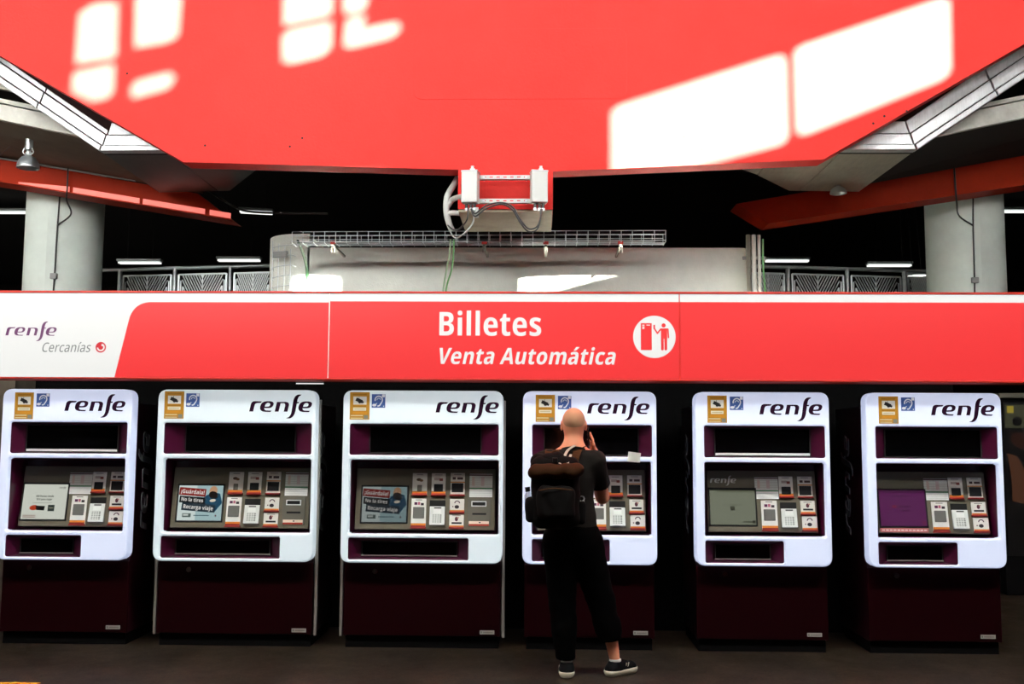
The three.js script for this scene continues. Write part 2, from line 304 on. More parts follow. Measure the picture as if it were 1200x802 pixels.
function railing(label, x0, z0, x1, z1, posts) {
  const t = thing('railing', label, 'railing', [0, 2.575, 0]);
  const P = (s) => [x0 + (x1 - x0) * s, z0 + (z1 - z0) * s], top = 1.02, n = V(-(z1 - z0), 0, x1 - x0).normalize();
  const [a, b] = [P(-0.03), P(1.03)];
  part('handrail', rod([a[0], top, a[1]], [b[0], top, b[1]], 0.024, 12), M.greySteel, t);
  posts.forEach((s) => { const [x, z] = P(s); part('post', cyl(0.026, top, 12), M.greySteel, t, x, top / 2, z); });
  const rows = [0, ...posts, 1].sort((p, q) => p - q).filter((s, i, l) => !i || s - l[i - 1] > 0.05);
  for (let k = 0; k < rows.length - 1; k++) {
    const L = Math.hypot(x1 - x0, z1 - z0), s0 = rows[k] + 0.05 / L, s1 = rows[k + 1] - 0.05 / L; if (s1 - s0 < 0.1) continue;
    const yb = 0.1, yt = 0.94, at = (s, y) => { const q = P(s0 + (s1 - s0) * s); return [q[0], yb + (yt - yb) * y, q[1]]; };
    const f = part('panel_frame', join([bar(at(0, 0), at(1, 0), 0.02, 0.02), bar(at(0, 1), at(1, 1), 0.02, 0.02), bar(at(0, 0), at(0, 1), 0.02, 0.02), bar(at(1, 0), at(1, 1), 0.02, 0.02)]), M.greySteel, t);
    const slats = [];
    for (let i = 1; i < 8; i++) { const u = i * 0.045; for (const v of [u, 1 - u]) slats.push(bar(at(v, i * 0.02), at(v, 1 - u * 1.9), 0.012, 0.01)); }
    for (let i = -9; i < 22; i++) {                                                     // slanted slats that run down towards the middle
      const y0 = i * 0.075 + 0.12;
      for (const m of [0, 1]) { const p0 = [0.06, y0 + 0.3], p1 = [0.5, y0 - 0.3]; const clip = (q) => Math.min(1, Math.max(0, q)); let ua = p0[0], va = p0[1], ub = p1[0], vb = p1[1]; const sl = (vb - va) / (ub - ua);
        if (va > 1) { ua = p0[0] + (1 - p0[1]) / sl; va = 1; } if (vb < 0) { ub = p0[0] + (0 - p0[1]) / sl; vb = 0; } const lim = 0.06 + 0.26 * (1 - clip(va)); ua = Math.max(ua, lim); va = p0[1] + sl * (ua - p0[0]);
        if (ub - ua < 0.03 || va < 0.02 || vb > 1) continue;
        slats.push(bar(at(m ? 1 - ua : ua, clip(va)), at(m ? 1 - ub : ub, clip(vb)), 0.008, 0.012)); }
    }
    const sl = part('slats', join(slats), M.greySteel, f); sl.userData.kind = 'stuff';
    part('middle_bar', bar(at(0.5, 0), at(0.5, 1), 0.01, 0.01), M.greySteel, f);
  }
}
railing('steel railing with slatted panels between the left column and the concrete wall', -5.3, -4.32, -3.1, -3.96, [0.1, 0.425, 0.745]);
railing('steel railing with slatted panels between the concrete wall and the right column', 2.4, -3.96, 4.75, -4.35, [0.205, 0.51, 0.81]);

function tubeLamp(label, x, y, z, len, turn = 0, tilt = 0) {
  const t = thing('fluorescent_lamp', label, 'lamp', [x, y, z]); t.rotation.set(0, turn, tilt);
  part('housing', rbox(len + 0.04, 0.04, 0.14, 0.008), M.greySteel, t, 0, 0.045, 0);
  for (const dz of [-0.035, 0.035]) part('tube', keep(`tl${len}`, () => new THREE.CylinderGeometry(0.014, 0.014, len, 10).rotateZ(Math.PI / 2)), M.tubeGlow, t, 0, 0.005, dz);
  for (const s of [-1, 1]) part('hanger', cyl(0.006, Math.max(0.03, 5.3 - y - 0.06), 6), M.cableBlack, t, s * len * 0.3, 0.06 + (5.3 - y - 0.06) / 2, 0);
  const l = new THREE.RectAreaLight(0xf4fff8, 0.02, len, 0.1); l.name = 'area_light'; l.position.set(0, -0.02, 0); l.rotation.x = -Math.PI / 2; t.add(l);
}
M.tubeGlow = std({ color: 0xf0f4f0, emissive: glow(1.1, 1.15, 1.08), emissiveIntensity: 1 });
tubeLamp('fluorescent tube lamp high at the left edge, left of the pale column', -8.55, 5.12, -8, 1.1);
tubeLamp('fluorescent lamp showing over the left railing beside its first post', -6.33, 4.31, -8, 0.66);
tubeLamp('fluorescent lamp showing over the left railing beside the concrete wall', -4.75, 4.35, -8, 0.66);
tubeLamp('fluorescent lamp low over the right railing beside the pipe bundle', 3.83, 4.35, -8, 0.66);
tubeLamp('fluorescent lamp over the middle of the right railing', 5.4, 4.28, -8, 0.66);
tubeLamp('fluorescent lamp seen at a slant through the right railing by its last post', 5.83, 4.12, -8, 0.42, 0.7, 0.12);
tubeLamp('fluorescent tube lamp high at the right edge, right of the dim column', 7.55, 5.13, -8, 0.9);
tubeLamp('small dim fluorescent lamp in the dark under the red wall, left of the middle', -4.16, 4.85, -6.8, 0.46, 0.1, -0.03);

// bell-shaped pendant lamp and dome lamp
{
  const t = thing('pendant_lamp', 'small bell-shaped metal pendant lamp under the brown ceiling at upper left', 'lamp', [-4.885, 4.13, -1.6]);
  const L = (pts) => new THREE.LatheGeometry(pts.map(([r, y]) => new THREE.Vector2(r, y)), 32);
  part('lamp_shade', L([[0.1, 0], [0.103, 0.004], [0.1, 0.03], [0.088, 0.07], [0.062, 0.105], [0.03, 0.122], [0.022, 0.125], [0.022, 0.12], [0.06, 0.1], [0.085, 0.065], [0.097, 0.01], [0.1, 0]]), M.galv, t);
  part('neck', L([[0, 0.12], [0.024, 0.12], [0.03, 0.15], [0.02, 0.17], [0.02, 0.18], [0, 0.18]]), M.galv, t);
  part('ballast', cyl(0.036, 0.13, 24), M.galv, t, 0, 0.245, 0);
  for (const s of [-1, 1]) part('clip', tube([[s * 0.022, 0.125, 0.01], [s * 0.05, 0.15, 0.01], [s * 0.045, 0.18, 0.01], [s * 0.03, 0.2, 0.01]], 0.005, 10, 6), M.galv, t);
  part('rod', cyl(0.008, 0.3, 8), M.cableBlack, t, 0, 0.44, 0);
  part('cord', tube([[0, 0.58, 0], [-0.12, 0.5, -0.1], [-0.3, 0.36, -0.3], [-0.6, 0.3, -0.6]], 0.005, 16, 6), M.cableBlack, t);
  const d = thing('dome_lamp', 'small metal dome lamp under the ceiling soffit at upper right', 'lamp', [2.93, 4.06, -2.15]);
  part('lamp_shade', L([[0.08, -0.05], [0.082, -0.045], [0.07, -0.01], [0.04, 0.015], [0, 0.022], [0, 0.018], [0.04, 0.01], [0.075, -0.04]]), M.galv, d);
  part('mount', cyl(0.02, 0.03, 12), M.galv, d, 0, 0.03, 0);
}
{
  // glowing strips and lights added in place of sunlight along the girder foot
  M.sunStripGlow = std({ color: 0xd86a5c, emissive: glow(0.95, 0.2, 0.16), roughness: 0.6 });
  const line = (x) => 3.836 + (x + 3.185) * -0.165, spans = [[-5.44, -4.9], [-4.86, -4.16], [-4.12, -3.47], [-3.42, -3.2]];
  const words = ['longest first length of pinkish glowing strip added in place of sunlight at the left end of the red girder', 'second length of pinkish glowing strip added in place of sunlight on the red girder, over the pale column', 'third length of pinkish glowing strip added in place of sunlight on the red girder, right of the column', 'short last length of pinkish glowing strip added in place of sunlight at the pointed right end of the girder'];
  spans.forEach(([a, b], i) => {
    const g = solo('sun_glow_strip', words[i], 'light strip', plate(poly([[a, line(a)], [b, line(b)], [b, line(b) + 0.055], [a, line(a) + 0.055 * (i ? 1 : 0.3)]]), 0.012, 0.002), M.sunStripGlow, 0, 0, -2.5);
    const l = new THREE.RectAreaLight(0xffd0c0, 0.3, b - a, 0.05); l.name = 'area_light'; l.position.set((a + b) / 2, line((a + b) / 2) - 0.03, -2.62); l.lookAt((a + b) / 2, 2.9, -3.3); g.add(l);  // added light thrown back onto the column top
  });
}
{
  const t = solo('ceiling_cable', 'thin pale cable clipped along the top edge of the left red girder', 'cable', tube([[-7, 4.72, -2.47], [-5.66, 4.475, -2.47], [-4.2, 4.23, -2.47]], 0.01, 20, 6), M.cableGrey, 0, 0, 0);
  solo('hanging_cable', 'thin dark cable down the face of the left red girder above the column', 'cable', tube([[-4.91, 4.37, -2.465], [-4.91, 4.13, -2.465], [-4.93, 4.05, -2.5], [-5.05, 3.95, -2.86], [-5.2, 3.85, -2.89]], 0.009, 20, 6), M.cableBlack, 0, 0, 0);
  solo('hanging_cable', 'thin dark cable down the face of the right red girder above the column', 'cable', tube([[4.2, 4.36, -2.48], [4.21, 4.06, -2.48], [4.23, 4.0, -2.52], [4.4, 3.93, -2.86], [4.54, 3.85, -2.89]], 0.009, 20, 6), M.cableBlack, 0, 0, 0);
  solo('ceiling_pipe', 'thin grey pipe in the dark beyond the left red girder', 'pipe', tube([[-3.62, 4.26, -3], [-3.34, 4.085, -3], [-3.2, 4.03, -3], [-2.3, 4.0, -3]], 0.012, 24, 6), M.cableGrey, 0, 0, 0);
}

// ------------------------------------------------------------------ wire cable tray, cables and pipes on the concrete wall
{
  const t = thing('cable_tray', 'long galvanised wire cable tray running along the concrete wall above the sign', 'cable tray', [0, 3.39, -1.5]);
  const x0 = -2.31, x1 = 1.152, h = 0.105, d = 0.2, r = 0.0032, wires = [];
  const at = (x) => 0.015 * (x - x0) / (x1 - x0);
  for (const [y, z] of [[h, 0], [h * 0.66, 0], [0.012, 0], [0, -0.05], [0, -0.1], [0, -0.15], [0.012, -d], [h * 0.66, -d], [h, -d]]) part('long_wire', rod([x0, y, z], [x1, y + at(x1), z], r, 6), M.galv, t);
  for (let i = 0; i <= 34; i++) { const x = x0 + (x1 - x0) * i / 34, y = at(x); part('cross_wire', keep('cw', () => join([rod([0, 0, 0], [0, h, 0], 0.0034, 6), rod([0, 0, 0], [0, 0, -d], 0.003, 6), rod([0, 0, -d], [0, h, -d], 0.003, 6)])), M.galv, t, x, y, 0); }
  for (const x of [-1.93, -0.52, 0.05, 0.74]) {
    const b = part('bracket', rbox(0.022, 0.022, 0.58, 0.004), M.consoleDark, t, x, -0.02, -0.3);
    part('clamp', rbox(0.05, 0.03, 0.03, 0.004), M.redTrim, b, 0, 0.03, 0.27); for (const s of [-1, 1]) part('bolt', cyl(0.004, 0.06, 8), M.consoleDark, b, s * 0.013, -0.03, 0.27);
  }
  solo('tray_cable', 'grey cable lying inside the wire cable tray', 'cable', tube([[-2.25, 3.412, -1.58], [-1.2, 3.41, -1.6], [0, 3.42, -1.57], [1.05, 3.425, -1.6]], 0.012, 40, 6), M.cableGrey, 0, 0, 0);
  solo('tray_cable', 'black cable lying inside the wire cable tray', 'cable', tube([[-2.2, 3.41, -1.64], [-1, 3.415, -1.63], [0.2, 3.415, -1.66], [1.1, 3.425, -1.63]], 0.01, 40, 6), M.cableBlack, 0, 0, 0);
  solo('hanging_cable', 'pale green cable hanging from the tray under the white boxes, left of two', 'cable', tube([[-0.83, 3.42, -1.48], [-0.835, 3.3, -1.47], [-0.87, 3.12, -1.5], [-0.9, 2.95, -1.55], [-0.9, 2.62, -1.6]], 0.008, 30, 6), M.cablePale, 0, 0, 0);
  solo('hanging_cable', 'pale green cable hanging from the tray under the white boxes, right of two', 'cable', tube([[-0.8, 3.42, -1.48], [-0.8, 3.3, -1.47], [-0.82, 3.14, -1.5], [-0.87, 2.98, -1.55], [-0.885, 2.62, -1.6]], 0.008, 30, 6), M.cableGreen, 0, 0, 0);
}
{
  const t = thing('wire_ladder', 'upright wire cable ladder on the rounded left end of the concrete wall', 'cable ladder', [-2.53, 2.4, -2.04]);
  t.rotation.y = -0.35;
  for (let i = 0; i < 4; i++) part('rail', rod([-0.12 + i * 0.07, 0, 0], [-0.12 + i * 0.07, 1.12 - i * 0.03, 0], 0.004, 6), M.galv, t);
  for (let i = 0; i < 11; i++) part('rung', tube([[-0.14, 0.04 + i * 0.1, -0.05], [-0.12, 0.05 + i * 0.1, 0], [0.1, 0.07 + i * 0.1, 0], [0.12, 0.06 + i * 0.1, -0.05]], 0.004, 10, 6), M.galv, t);
  part('terminal_block', rbox(0.16, 0.06, 0.04, 0.005), M.cableGrey, t, -0.02, 0.98, 0.01);
  solo('wall_cable', 'dark green cable running down the wall beside the wire ladder under the tray end', 'cable', tube([[-2.27, 3.42, -1.56], [-2.28, 3.36, -1.8], [-2.29, 3.2, -2.06], [-2.29, 2.8, -2.08], [-2.3, 2.45, -2.08]], 0.014, 30, 8), M.cableDarkGreen, 0, 0, 0);
}
[['thick grey pipe at the right end of the concrete wall, innermost of the bundle', 1.985, 0.024, M.consoleDark], ['pale pipe in the bundle at the right end of the concrete wall', 2.035, 0.022, M.conduit], ['second pale pipe in the bundle, nearer the railing', 2.085, 0.016, M.conduit]]
  .forEach(([label, x, r, m]) => solo('upright_pipe', label, 'pipe', tube([[x, 0, -1.85], [x, 1.5, -1.85], [x, 2.9, -1.85], [x - 0.004, 3.3, -1.85], [x, 3.54, -1.87]], r, 20, 10), m, 0, 0, 0));
solo('hanging_cable', 'bright green cable in the pipe bundle beside the right railing', 'cable', tube([[2.12, 3.5, -1.86], [2.115, 3.2, -1.84], [2.14, 2.9, -1.85], [2.145, 2.45, -1.85], [2.14, 0, -1.85]], 0.009, 24, 6), M.cableGreen, 0, 0, 0);
part('pipe_clip', rbox(0.22, 0.03, 0.03, 0.004), M.cableGrey, null, 2.04, 3.32, -1.885).userData = { label: 'grey clip bar across the pipe bundle by the right railing', category: 'clip' };

// ------------------------------------------------------------------ two white radio boxes on slotted rails
for (const [y, w] of [[3.672, 'upper'], [3.48, 'lower']]) {
  const s = new THREE.Shape(); s.moveTo(-0.27, -0.016); s.lineTo(0.27, -0.016); s.lineTo(0.27, 0.016); s.lineTo(-0.27, 0.016); s.lineTo(-0.27, -0.016);
  for (let i = -4; i <= 4; i++) s.holes.push(roundRect(new THREE.Path(), i * 0.055 - 0.014, -0.005, i * 0.055 + 0.014, 0.005, 0.004));
  const t = thing('slotted_rail', `${w} white slotted mounting rail between the two white boxes`, 'rail', [-0.285, y, -0.22], 'slotted rails');
  part('rail_front', plate(s, 0.004), M.radioWhite, t, 0, 0, 0.036);
  part('rail_flange', join([moved(box(0.54, 0.003, 0.04), 0, 0.0155, 0.016), moved(box(0.54, 0.003, 0.04), 0, -0.0155, 0.016)]), M.radioWhite, t);
  for (const x of [-0.17, 0.17]) part('wall_stud', cyl(0.01, 0.08, 10), M.galv, t, x, 0, -0.01).rotation.x = Math.PI / 2;
}
function radioBox(label, x, turn) {
  const t = thing('radio_box', label, 'radio box', [x, 3.445, -0.135], 'white radio boxes on the beam end'); t.rotation.y = turn;
  part('housing', rbox(0.13, 0.25, 0.09, 0.008, 3), M.radioWhite, t, 0, 0.127, 0);
  part('lid', rbox(0.134, 0.014, 0.094, 0.004), M.radioWhite, t, 0, 0.256, 0);
  const c = part('cap', cyl(0.02, 0.022, 16), M.galv, t, 0.015, 0.272, 0); part('cap_nut', cyl(0.013, 0.024, 12), M.radioWhite, c, 0, 0.02, 0);
  for (const dx of [-0.03, 0.005, 0.035]) { const k = part('connector', cyl(0.013, 0.05, 12), M.cableBlack, t, dx, -0.025, 0); part('connector_nut', cyl(0.016, 0.018, 6), M.galv, k, 0, -0.02, 0); }
}
radioBox('left of the two white radio boxes under the red wall, beside the pale conduits', -0.557, -0.18);
radioBox('right of the two white radio boxes under the red wall, black connectors below', -0.014, 0.18);
solo('antenna_stub', 'short white stub hanging under the left white radio box', 'antenna', join([moved(cyl(0.014, 0.07, 14), 0, 0, 0), moved(cyl(0.017, 0.02, 14), 0, -0.035, 0)]), M.radioWhite, -0.505, 3.375, -0.12);
[['thicker black cable looping between the two white boxes, upper one', 0, M.cableBlack], ['black cable looping between the two white boxes, lower one', 1, M.cableGrey]].forEach(([label, k, m]) => {
  const d = k * 0.022;
  solo('loop_cable', label, 'cable', tube([[-0.55, 3.4, -0.12], [-0.52, 3.36 - d, -0.1], [-0.42, 3.425 - d, -0.1], [-0.3, 3.445 - d * 0.6, -0.1], [-0.22, 3.41 - d, -0.1], [-0.16, 3.31 - d, -0.1], [-0.09, 3.235 - d, -0.1], [-0.03, 3.25 - d, -0.1], [0.0, 3.33, -0.11], [0.0 + d * 0.5, 3.4, -0.13]], 0.007, 60, 8), M.cableBlack, 0, 0, 0);
});
[['thin black cable loop under the left white box, inner one', 0], ['thin black cable loop under the left white box, outer one', 1]].forEach(([label, k]) =>
  solo('loop_cable', label, 'cable', tube([[-0.575 + k * 0.045, 3.41, -0.13], [-0.58 + k * 0.045, 3.32 - k * 0.03, -0.13], [-0.63, 3.26 - k * 0.07, -0.16], [-0.7, 3.27 - k * 0.06, -0.3], [-0.76, 3.33, -0.42]], 0.0065, 40, 8), k ? M.cableGrey : M.cableBlack, 0, 0, 0));
[['upright pale conduit bent down the dark beside the beam end', [[-0.7, 3.78, -0.62], [-0.715, 3.7, -0.5], [-0.77, 3.58, -0.46], [-0.775, 3.45, -0.46], [-0.755, 3.36, -0.46], [-0.73, 3.3, -0.48]], 0.026],
  ['upper short pale conduit into the left white box', [[-0.765, 3.5, -0.46], [-0.73, 3.545, -0.44], [-0.68, 3.545, -0.35], [-0.6, 3.52, -0.2]], 0.023],
  ['lower short pale conduit into the beam end', [[-0.77, 3.425, -0.46], [-0.74, 3.44, -0.45], [-0.66, 3.435, -0.44]], 0.021]]
  .forEach(([label, pts, r]) => solo('pale_conduit', label, 'conduit', tube(pts, r, 40, 12), M.radioWhite, 0, 0, 0));

// ------------------------------------------------------------------ lettering shared by the sign and the machines
const LOGO = [                                    // 1000 units = 1 unit; y down; outline first, then its hole
  ['M75 385 L100 270 Q110 230 160 229 L264 231 L246 248 L195 252 Q158 256 150 290 L129 385 Z'],
  ['M247 310 Q262 232 350 229 L395 229 Q462 235 450 275 Q438 326 380 329 L304 330 Q298 373 348 375 L420 376 L404 390 L318 388 Q232 382 247 310 Z', 'M310 315 L372 313 Q402 308 404 276 Q403 248 368 248 Q322 248 310 315 Z'],
  ['M478 385 L510 240 L640 238 Q702 240 693 290 L671 385 L622 385 L641 298 Q646 254 612 253 L562 253 L532 385 Z'],
  ['M662 491 Q732 478 745 385 L763 250 Q776 128 850 121 L886 121 L874 133 Q832 142 821 239 L852 239 L846 252 L818 254 L797 380 Q776 480 706 491 Z'],
  ['M853 310 Q868 232 956 229 L1001 229 Q1068 235 1056 275 Q1044 326 986 329 L910 330 Q904 373 954 375 L1026 376 L1010 390 L924 388 Q838 382 853 310 Z', 'M916 315 L978 313 Q1008 308 1010 276 Q1009 248 974 248 Q928 248 916 315 Z'],
];
function trace(target, d, f) {
  const tok = d.split(' '); let i = 0;
  while (i < tok.length) {
    const c = tok[i][0]; if (c === 'Z') { i++; continue; }
    const n = c === 'Q' ? 4 : 2, v = [+tok[i].slice(1)]; for (let k = 1; k < n; k++) v.push(+tok[i + k]); i += n;
    const q = []; for (let k = 0; k < n; k += 2) q.push(...f(v[k], v[k + 1]));
    if (c === 'M') target.moveTo(...q); else if (c === 'L') target.lineTo(...q); else target.quadraticCurveTo(...q);
  }
  return target;
}
function logoGeometry(width, depth, bevel = 0) {
  const k = width / 985, f = (x, y) => [(x - 75) * k, (385 - y) * k];
  return new THREE.ExtrudeGeometry(LOGO.map(([o, h]) => { const s = trace(new THREE.Shape(), o, f); if (h) s.holes.push(trace(new THREE.Path(), h, f)); return s; }), { depth, bevelEnabled: true, bevelSize: 0.004 * width, bevelThickness: Math.max(bevel, 0.0004), bevelSegments: 2, curveSegments: 6 });
}
function logoCanvas(c, x, y, width, color) {      // baseline left at x, y
  const k = width / 985; c.save(); c.translate(x, y); c.scale(k, k); c.translate(-75, -385); c.fillStyle = color;
  for (const l of LOGO) c.fill(new Path2D(l.join(' ').replace(/([MLQ])/g, ' $1 ')), 'evenodd'); c.restore();
}
function fitText(c, text, x, y, width, font, skew = 0) {
  c.save(); c.font = font; c.translate(x, y); c.transform(1, 0, -skew, 1, 0, 0); const k = width / c.measureText(text).width; c.scale(k, 1); c.fillText(text, 0, 0); c.restore();
}

// ------------------------------------------------------------------ the backlit sign over the machines
{
  const t = thing('light_box_sign', 'long red and white backlit sign box over the machines, lettered Billetes Venta Automática', 'sign', [0, 2.03, 0]);
  const X = [-4.274, -1.612, 1.054, 3.716], y0 = 0.012, H = 0.649, K = 700, w = 1864, h = Math.round(H * K), RED = '#ff3a3c', WHITE = '#f6f7f4';
  const base = (c) => { c.fillStyle = RED; c.fillRect(0, 0, w, h); c.fillStyle = WHITE; c.fillRect(0, 0, w, 0.06 * K); };
  const draw = [
    (c) => {
      const px = (x) => (x - X[0]) * K, py = (y) => (2.03 + y0 + H - y) * K;
      c.fillStyle = WHITE; c.fillRect(0, 0, w, h); c.fillStyle = RED; c.beginPath(); c.moveTo(px(-3.256), py(2.03)); c.lineTo(px(-3.155), py(2.5)); c.quadraticCurveTo(px(-3.12), py(2.615), px(-3.0), py(2.622)); c.lineTo(w + 5, py(2.622)); c.lineTo(w + 5, h); c.lineTo(px(-3.256), h); c.fill();
      logoCanvas(c, px(-4.118), py(2.362), 0.4 * K, '#6d2a66');
      c.fillStyle = '#7b807e'; fitText(c, 'Cercanías', px(-3.835), py(2.235), 0.385 * K, `${0.1 * K}px sans-serif`, 0.2);
      const cx = px(-3.369), cy = py(2.272), r = 0.041 * K; c.fillStyle = '#dd2a36'; c.beginPath(); c.arc(cx, cy, r, 0, 7); c.fill();
      c.strokeStyle = WHITE; c.lineWidth = r * 0.28; c.beginPath(); c.arc(cx, cy, r * 0.6, -0.9, Math.PI * 0.98); c.stroke(); c.fillStyle = WHITE; c.beginPath(); c.arc(cx + r * 0.28, cy - r * 0.42, r * 0.22, 0, 7); c.fill();
    },
    (c) => {
      base(c); const px = (x) => (x - X[1]) * K, py = (y) => (2.03 + y0 + H - y) * K; c.fillStyle = WHITE;
      fitText(c, 'Billetes', px(-0.79), py(2.372), 0.805 * K, `bold ${0.25 * K}px sans-serif`);
      fitText(c, 'Venta Automática', px(-0.79), py(2.154), 1.36 * K, `bold ${0.172 * K}px sans-serif`, 0.2);
      const cx = px(0.864), cy = py(2.365), r = 0.161 * K, u = r / 290; c.beginPath(); c.arc(cx, cy, r, 0, 7); c.fill();
      c.save(); c.translate(cx, cy); c.scale(u, u); c.translate(-424, -405); c.fillStyle = RED; c.strokeStyle = RED;
      c.fillRect(240, 218, 148, 368); c.fillStyle = WHITE; c.fillRect(316, 238, 52, 12); for (const y of [238, 262, 282]) c.fillRect(260, y, 30, 16); c.fillStyle = RED;
      c.beginPath(); c.arc(551, 248, 28, 0, 7); c.fill(); c.fillRect(412, 240, 22, 56);
      c.lineWidth = 20; c.lineCap = 'round'; c.lineJoin = 'round'; c.beginPath(); c.moveTo(424, 290); c.lineTo(466, 356); c.lineTo(510, 300); c.lineTo(608, 298); c.lineTo(616, 412); c.stroke();
      c.fillRect(514, 292, 84, 140); c.beginPath(); c.roundRect(514, 420, 36, 168, 14); c.fill(); c.beginPath(); c.roundRect(560, 420, 36, 168, 14); c.fill(); c.restore();
    },
    base,
  ];
  for (let i = 0; i < 3; i++) {
    const tex = canvasTexture(w, h, draw[i]), W = X[i + 1] - X[i] - 0.008;
    const m = std({ color: 0x888888, map: tex, emissive: glow(0.7, 0.7, 0.7), emissiveMap: tex, roughness: 0.4 });
    const g = new THREE.BoxGeometry(W, H, 0.02), side = M.redTrim;
    part('sign_panel', g, [side, side, side, side, m, side], t, (X[i] + X[i + 1]) / 2, y0 + H / 2, 0.09);
    if (i) part('panel_seam', box(0.008, H, 0.012), i === 1 ? M.conduit : M.redTrim, t, X[i], y0 + H / 2, 0.094);
  }
  const L = X[3] - X[0], cx = (X[0] + X[3]) / 2;
  part('top_trim', rbox(L, 0.018, 0.26, 0.004), M.redTrim, t, cx, y0 + H + 0.009, -0.02);
  part('bottom_trim', rbox(L, 0.016, 0.26, 0.004), M.redTrim, t, cx, y0 - 0.008, -0.02);
  part('sign_case', box(L, H, 0.16), M.cabinet, t, cx, y0 + H / 2, -0.04);
}

// ------------------------------------------------------------------ print for the machines: one atlas
const ATLAS = {};
const atlas = canvasTexture(1024, 1024, (c, W) => {
  let x = 4, y = 4, row = 0;
  const cell = (key, w, h, draw) => { if (x + w + 4 > W) { x = 4; y += row + 4; row = 0; } c.save(); c.translate(x, y); c.beginPath(); c.rect(0, 0, w, h); c.clip(); draw(w, h); c.restore(); ATLAS[key] = [x + 0.5, y + 0.5, w - 1, h - 1]; x += w + 4; row = Math.max(row, h); };
  const R = (s, ...a) => { c.fillStyle = s; c.fillRect(...a); };
  const ell = (s, cx, cy, rx, ry) => { c.fillStyle = s; c.beginPath(); c.ellipse(cx, cy, rx, ry, 0, 0, 7); c.fill(); };
  const card = (w, h) => { R('#eae8de', 0, 0, w, h); const g = h * 0.1; R('#e58a2a', 0, h - g * 1.6, w, g * 0.9); R('#c1401c', 0, h - g * 0.7, w, g); };
  cell('warning', 150, 210, (w, h) => {
    R('#c8901e', 0, 0, w, h); R('#b07a14', 0, 0, w, 4); R('#a3700f', 22, 12, w - 44, 12); R('#f0efe6', 26, 34, w - 50, 62);
    c.save(); c.translate(72, 66); c.rotate(0.42); R('#101010', -28, -14, 50, 26); R('#101010', 20, -8, 14, 16); R('#101010', -2, 10, 16, 8); c.restore(); R('#101010', 68, 36, 3, 16);
    R('#a3700f', 24, 104, w - 50, 8); R('#efe9d0', 26, 118, w - 52, 24); R('#c9b88a', 34, 127, w - 70, 6); R('#d99422', 20, 148, w - 40, 22); R('#efe3b8', 8, 176, 92, 7); R('#efe3b8', 8, 196, 92, 6); R('#8c8f84', 108, 176, 32, 28);
  });
  cell('hearing', 104, 104, (w, h) => {
    R('#3f62a8', 0, 0, w, h); c.strokeStyle = '#f2f4f8'; c.lineWidth = 9; c.lineCap = 'round'; c.beginPath(); c.arc(54, 44, 28, Math.PI * 0.95, Math.PI * 2.1); c.quadraticCurveTo(78, 62, 66, 78); c.quadraticCurveTo(60, 92, 48, 90); c.stroke();
    c.lineWidth = 5; c.beginPath(); c.arc(54, 46, 14, Math.PI * 1.05, Math.PI * 1.9); c.stroke(); R('#f2f4f8', 78, 2, 22, 22); ell('#f2f4f8', 20, 84, 16, 10); c.beginPath(); c.moveTo(14, 90); c.lineTo(40, 70); c.stroke(); R('#f2f4f8', 88, 88, 8, 8);
  });
  cell('coin', 110, 210, (w, h) => { card(w, h); R('#77736a', 30, 14, 50, 5); ell('#5a4632', 48, 64, 18, 14); ell('#7a5a32', 66, 72, 14, 12); });
  cell('note', 110, 210, (w, h) => { card(w, h); R('#77736a', 26, 14, 58, 5); R('#b9a9a0', 20, 44, 44, 26); R('#8a4a3c', 62, 50, 26, 26); });
  cell('receipt', 110, 210, (w, h) => { R('#e4e0d2', 0, 0, w, h); R('#77736a', 26, 12, 58, 5); R('#4a3630', 16, 40, 24, 24); R('#4a3630', 52, 42, 44, 22); R('#d8862a', 0, 84, w, 10); });
  cell('list', 180, 180, (w, h) => { R('#e6e8de', 0, 0, w, h); R('#5c2026', 0, 6, w, 8); for (let i = 0; i < 5; i++) R('#cfd0c6', 0, 24 + i * 14, w, 5); R('#dcc9bb', 20, 22, 20, 70); R('#d9c6c0', 90, 22, 26, 70); R('#3d8a55', 0, 108, w, 9); R('#f2f3ee', 0, 118, w, 62); for (let i = 0; i < 3; i++) R('#c9ccc8', 4, 132 + i * 15, w - 8, 3); });
  cell('reader', 120, 220, (w, h) => { R('#efeee6', 0, 0, w, h); R('#77736a', 34, 8, 52, 5); R('#5a1c4a', 24, 28, 24, 20); R('#c06a80', 52, 26, 18, 22); R('#30202a', 76, 34, 24, 18); const g = 16; R('#e58a2a', 0, h - g * 2, w, g); R('#8e1c1a', 0, h - g, w, g); });
  cell('voice', 110, 110, (w, h) => { card(w, h); c.strokeStyle = '#4a2438'; c.lineWidth = 7; c.beginPath(); c.arc(56, 36, 18, Math.PI, 0); c.stroke(); ell('#2a2226', 54, 66, 17, 14); ell('#5a3a40', 24, 64, 5, 5); });
  cell('card', 110, 110, (w, h) => { card(w, h); R('#77736a', 24, 10, 62, 5); ell('#5a2432', 54, 40, 12, 18); R('#c08a7a', 58, 24, 14, 10); R('#141210', 18, 66, 76, 14); });
  cell('label', 154, 40, (w, h) => { R('#f0dcc8', 0, 0, w, h); R('#b2331c', 0, h * 0.6, w, h * 0.4); ell('#333333', 84, 12, 8, 5); });
  cell('keys', 118, 150, (w, h) => { R('#e8ece6', 0, 0, w, h); R('#20241f', 34, 8, 56, 9); R('#f6faf4', 30, 24, 60, 34); for (let r = 0; r < 5; r++) for (let k = 0; k < 4; k++) R(k === 3 ? '#6d756c' : '#a4aba2', 24 + k * 19, 68 + r * 14, 13, 8); });
  cell('plate', 116, 30, (w, h) => { R('#a6a29a', 0, 0, w, h); R('#6c6860', 8, 8, 10, 14); R('#827e76', 26, 12, 78, 8); });
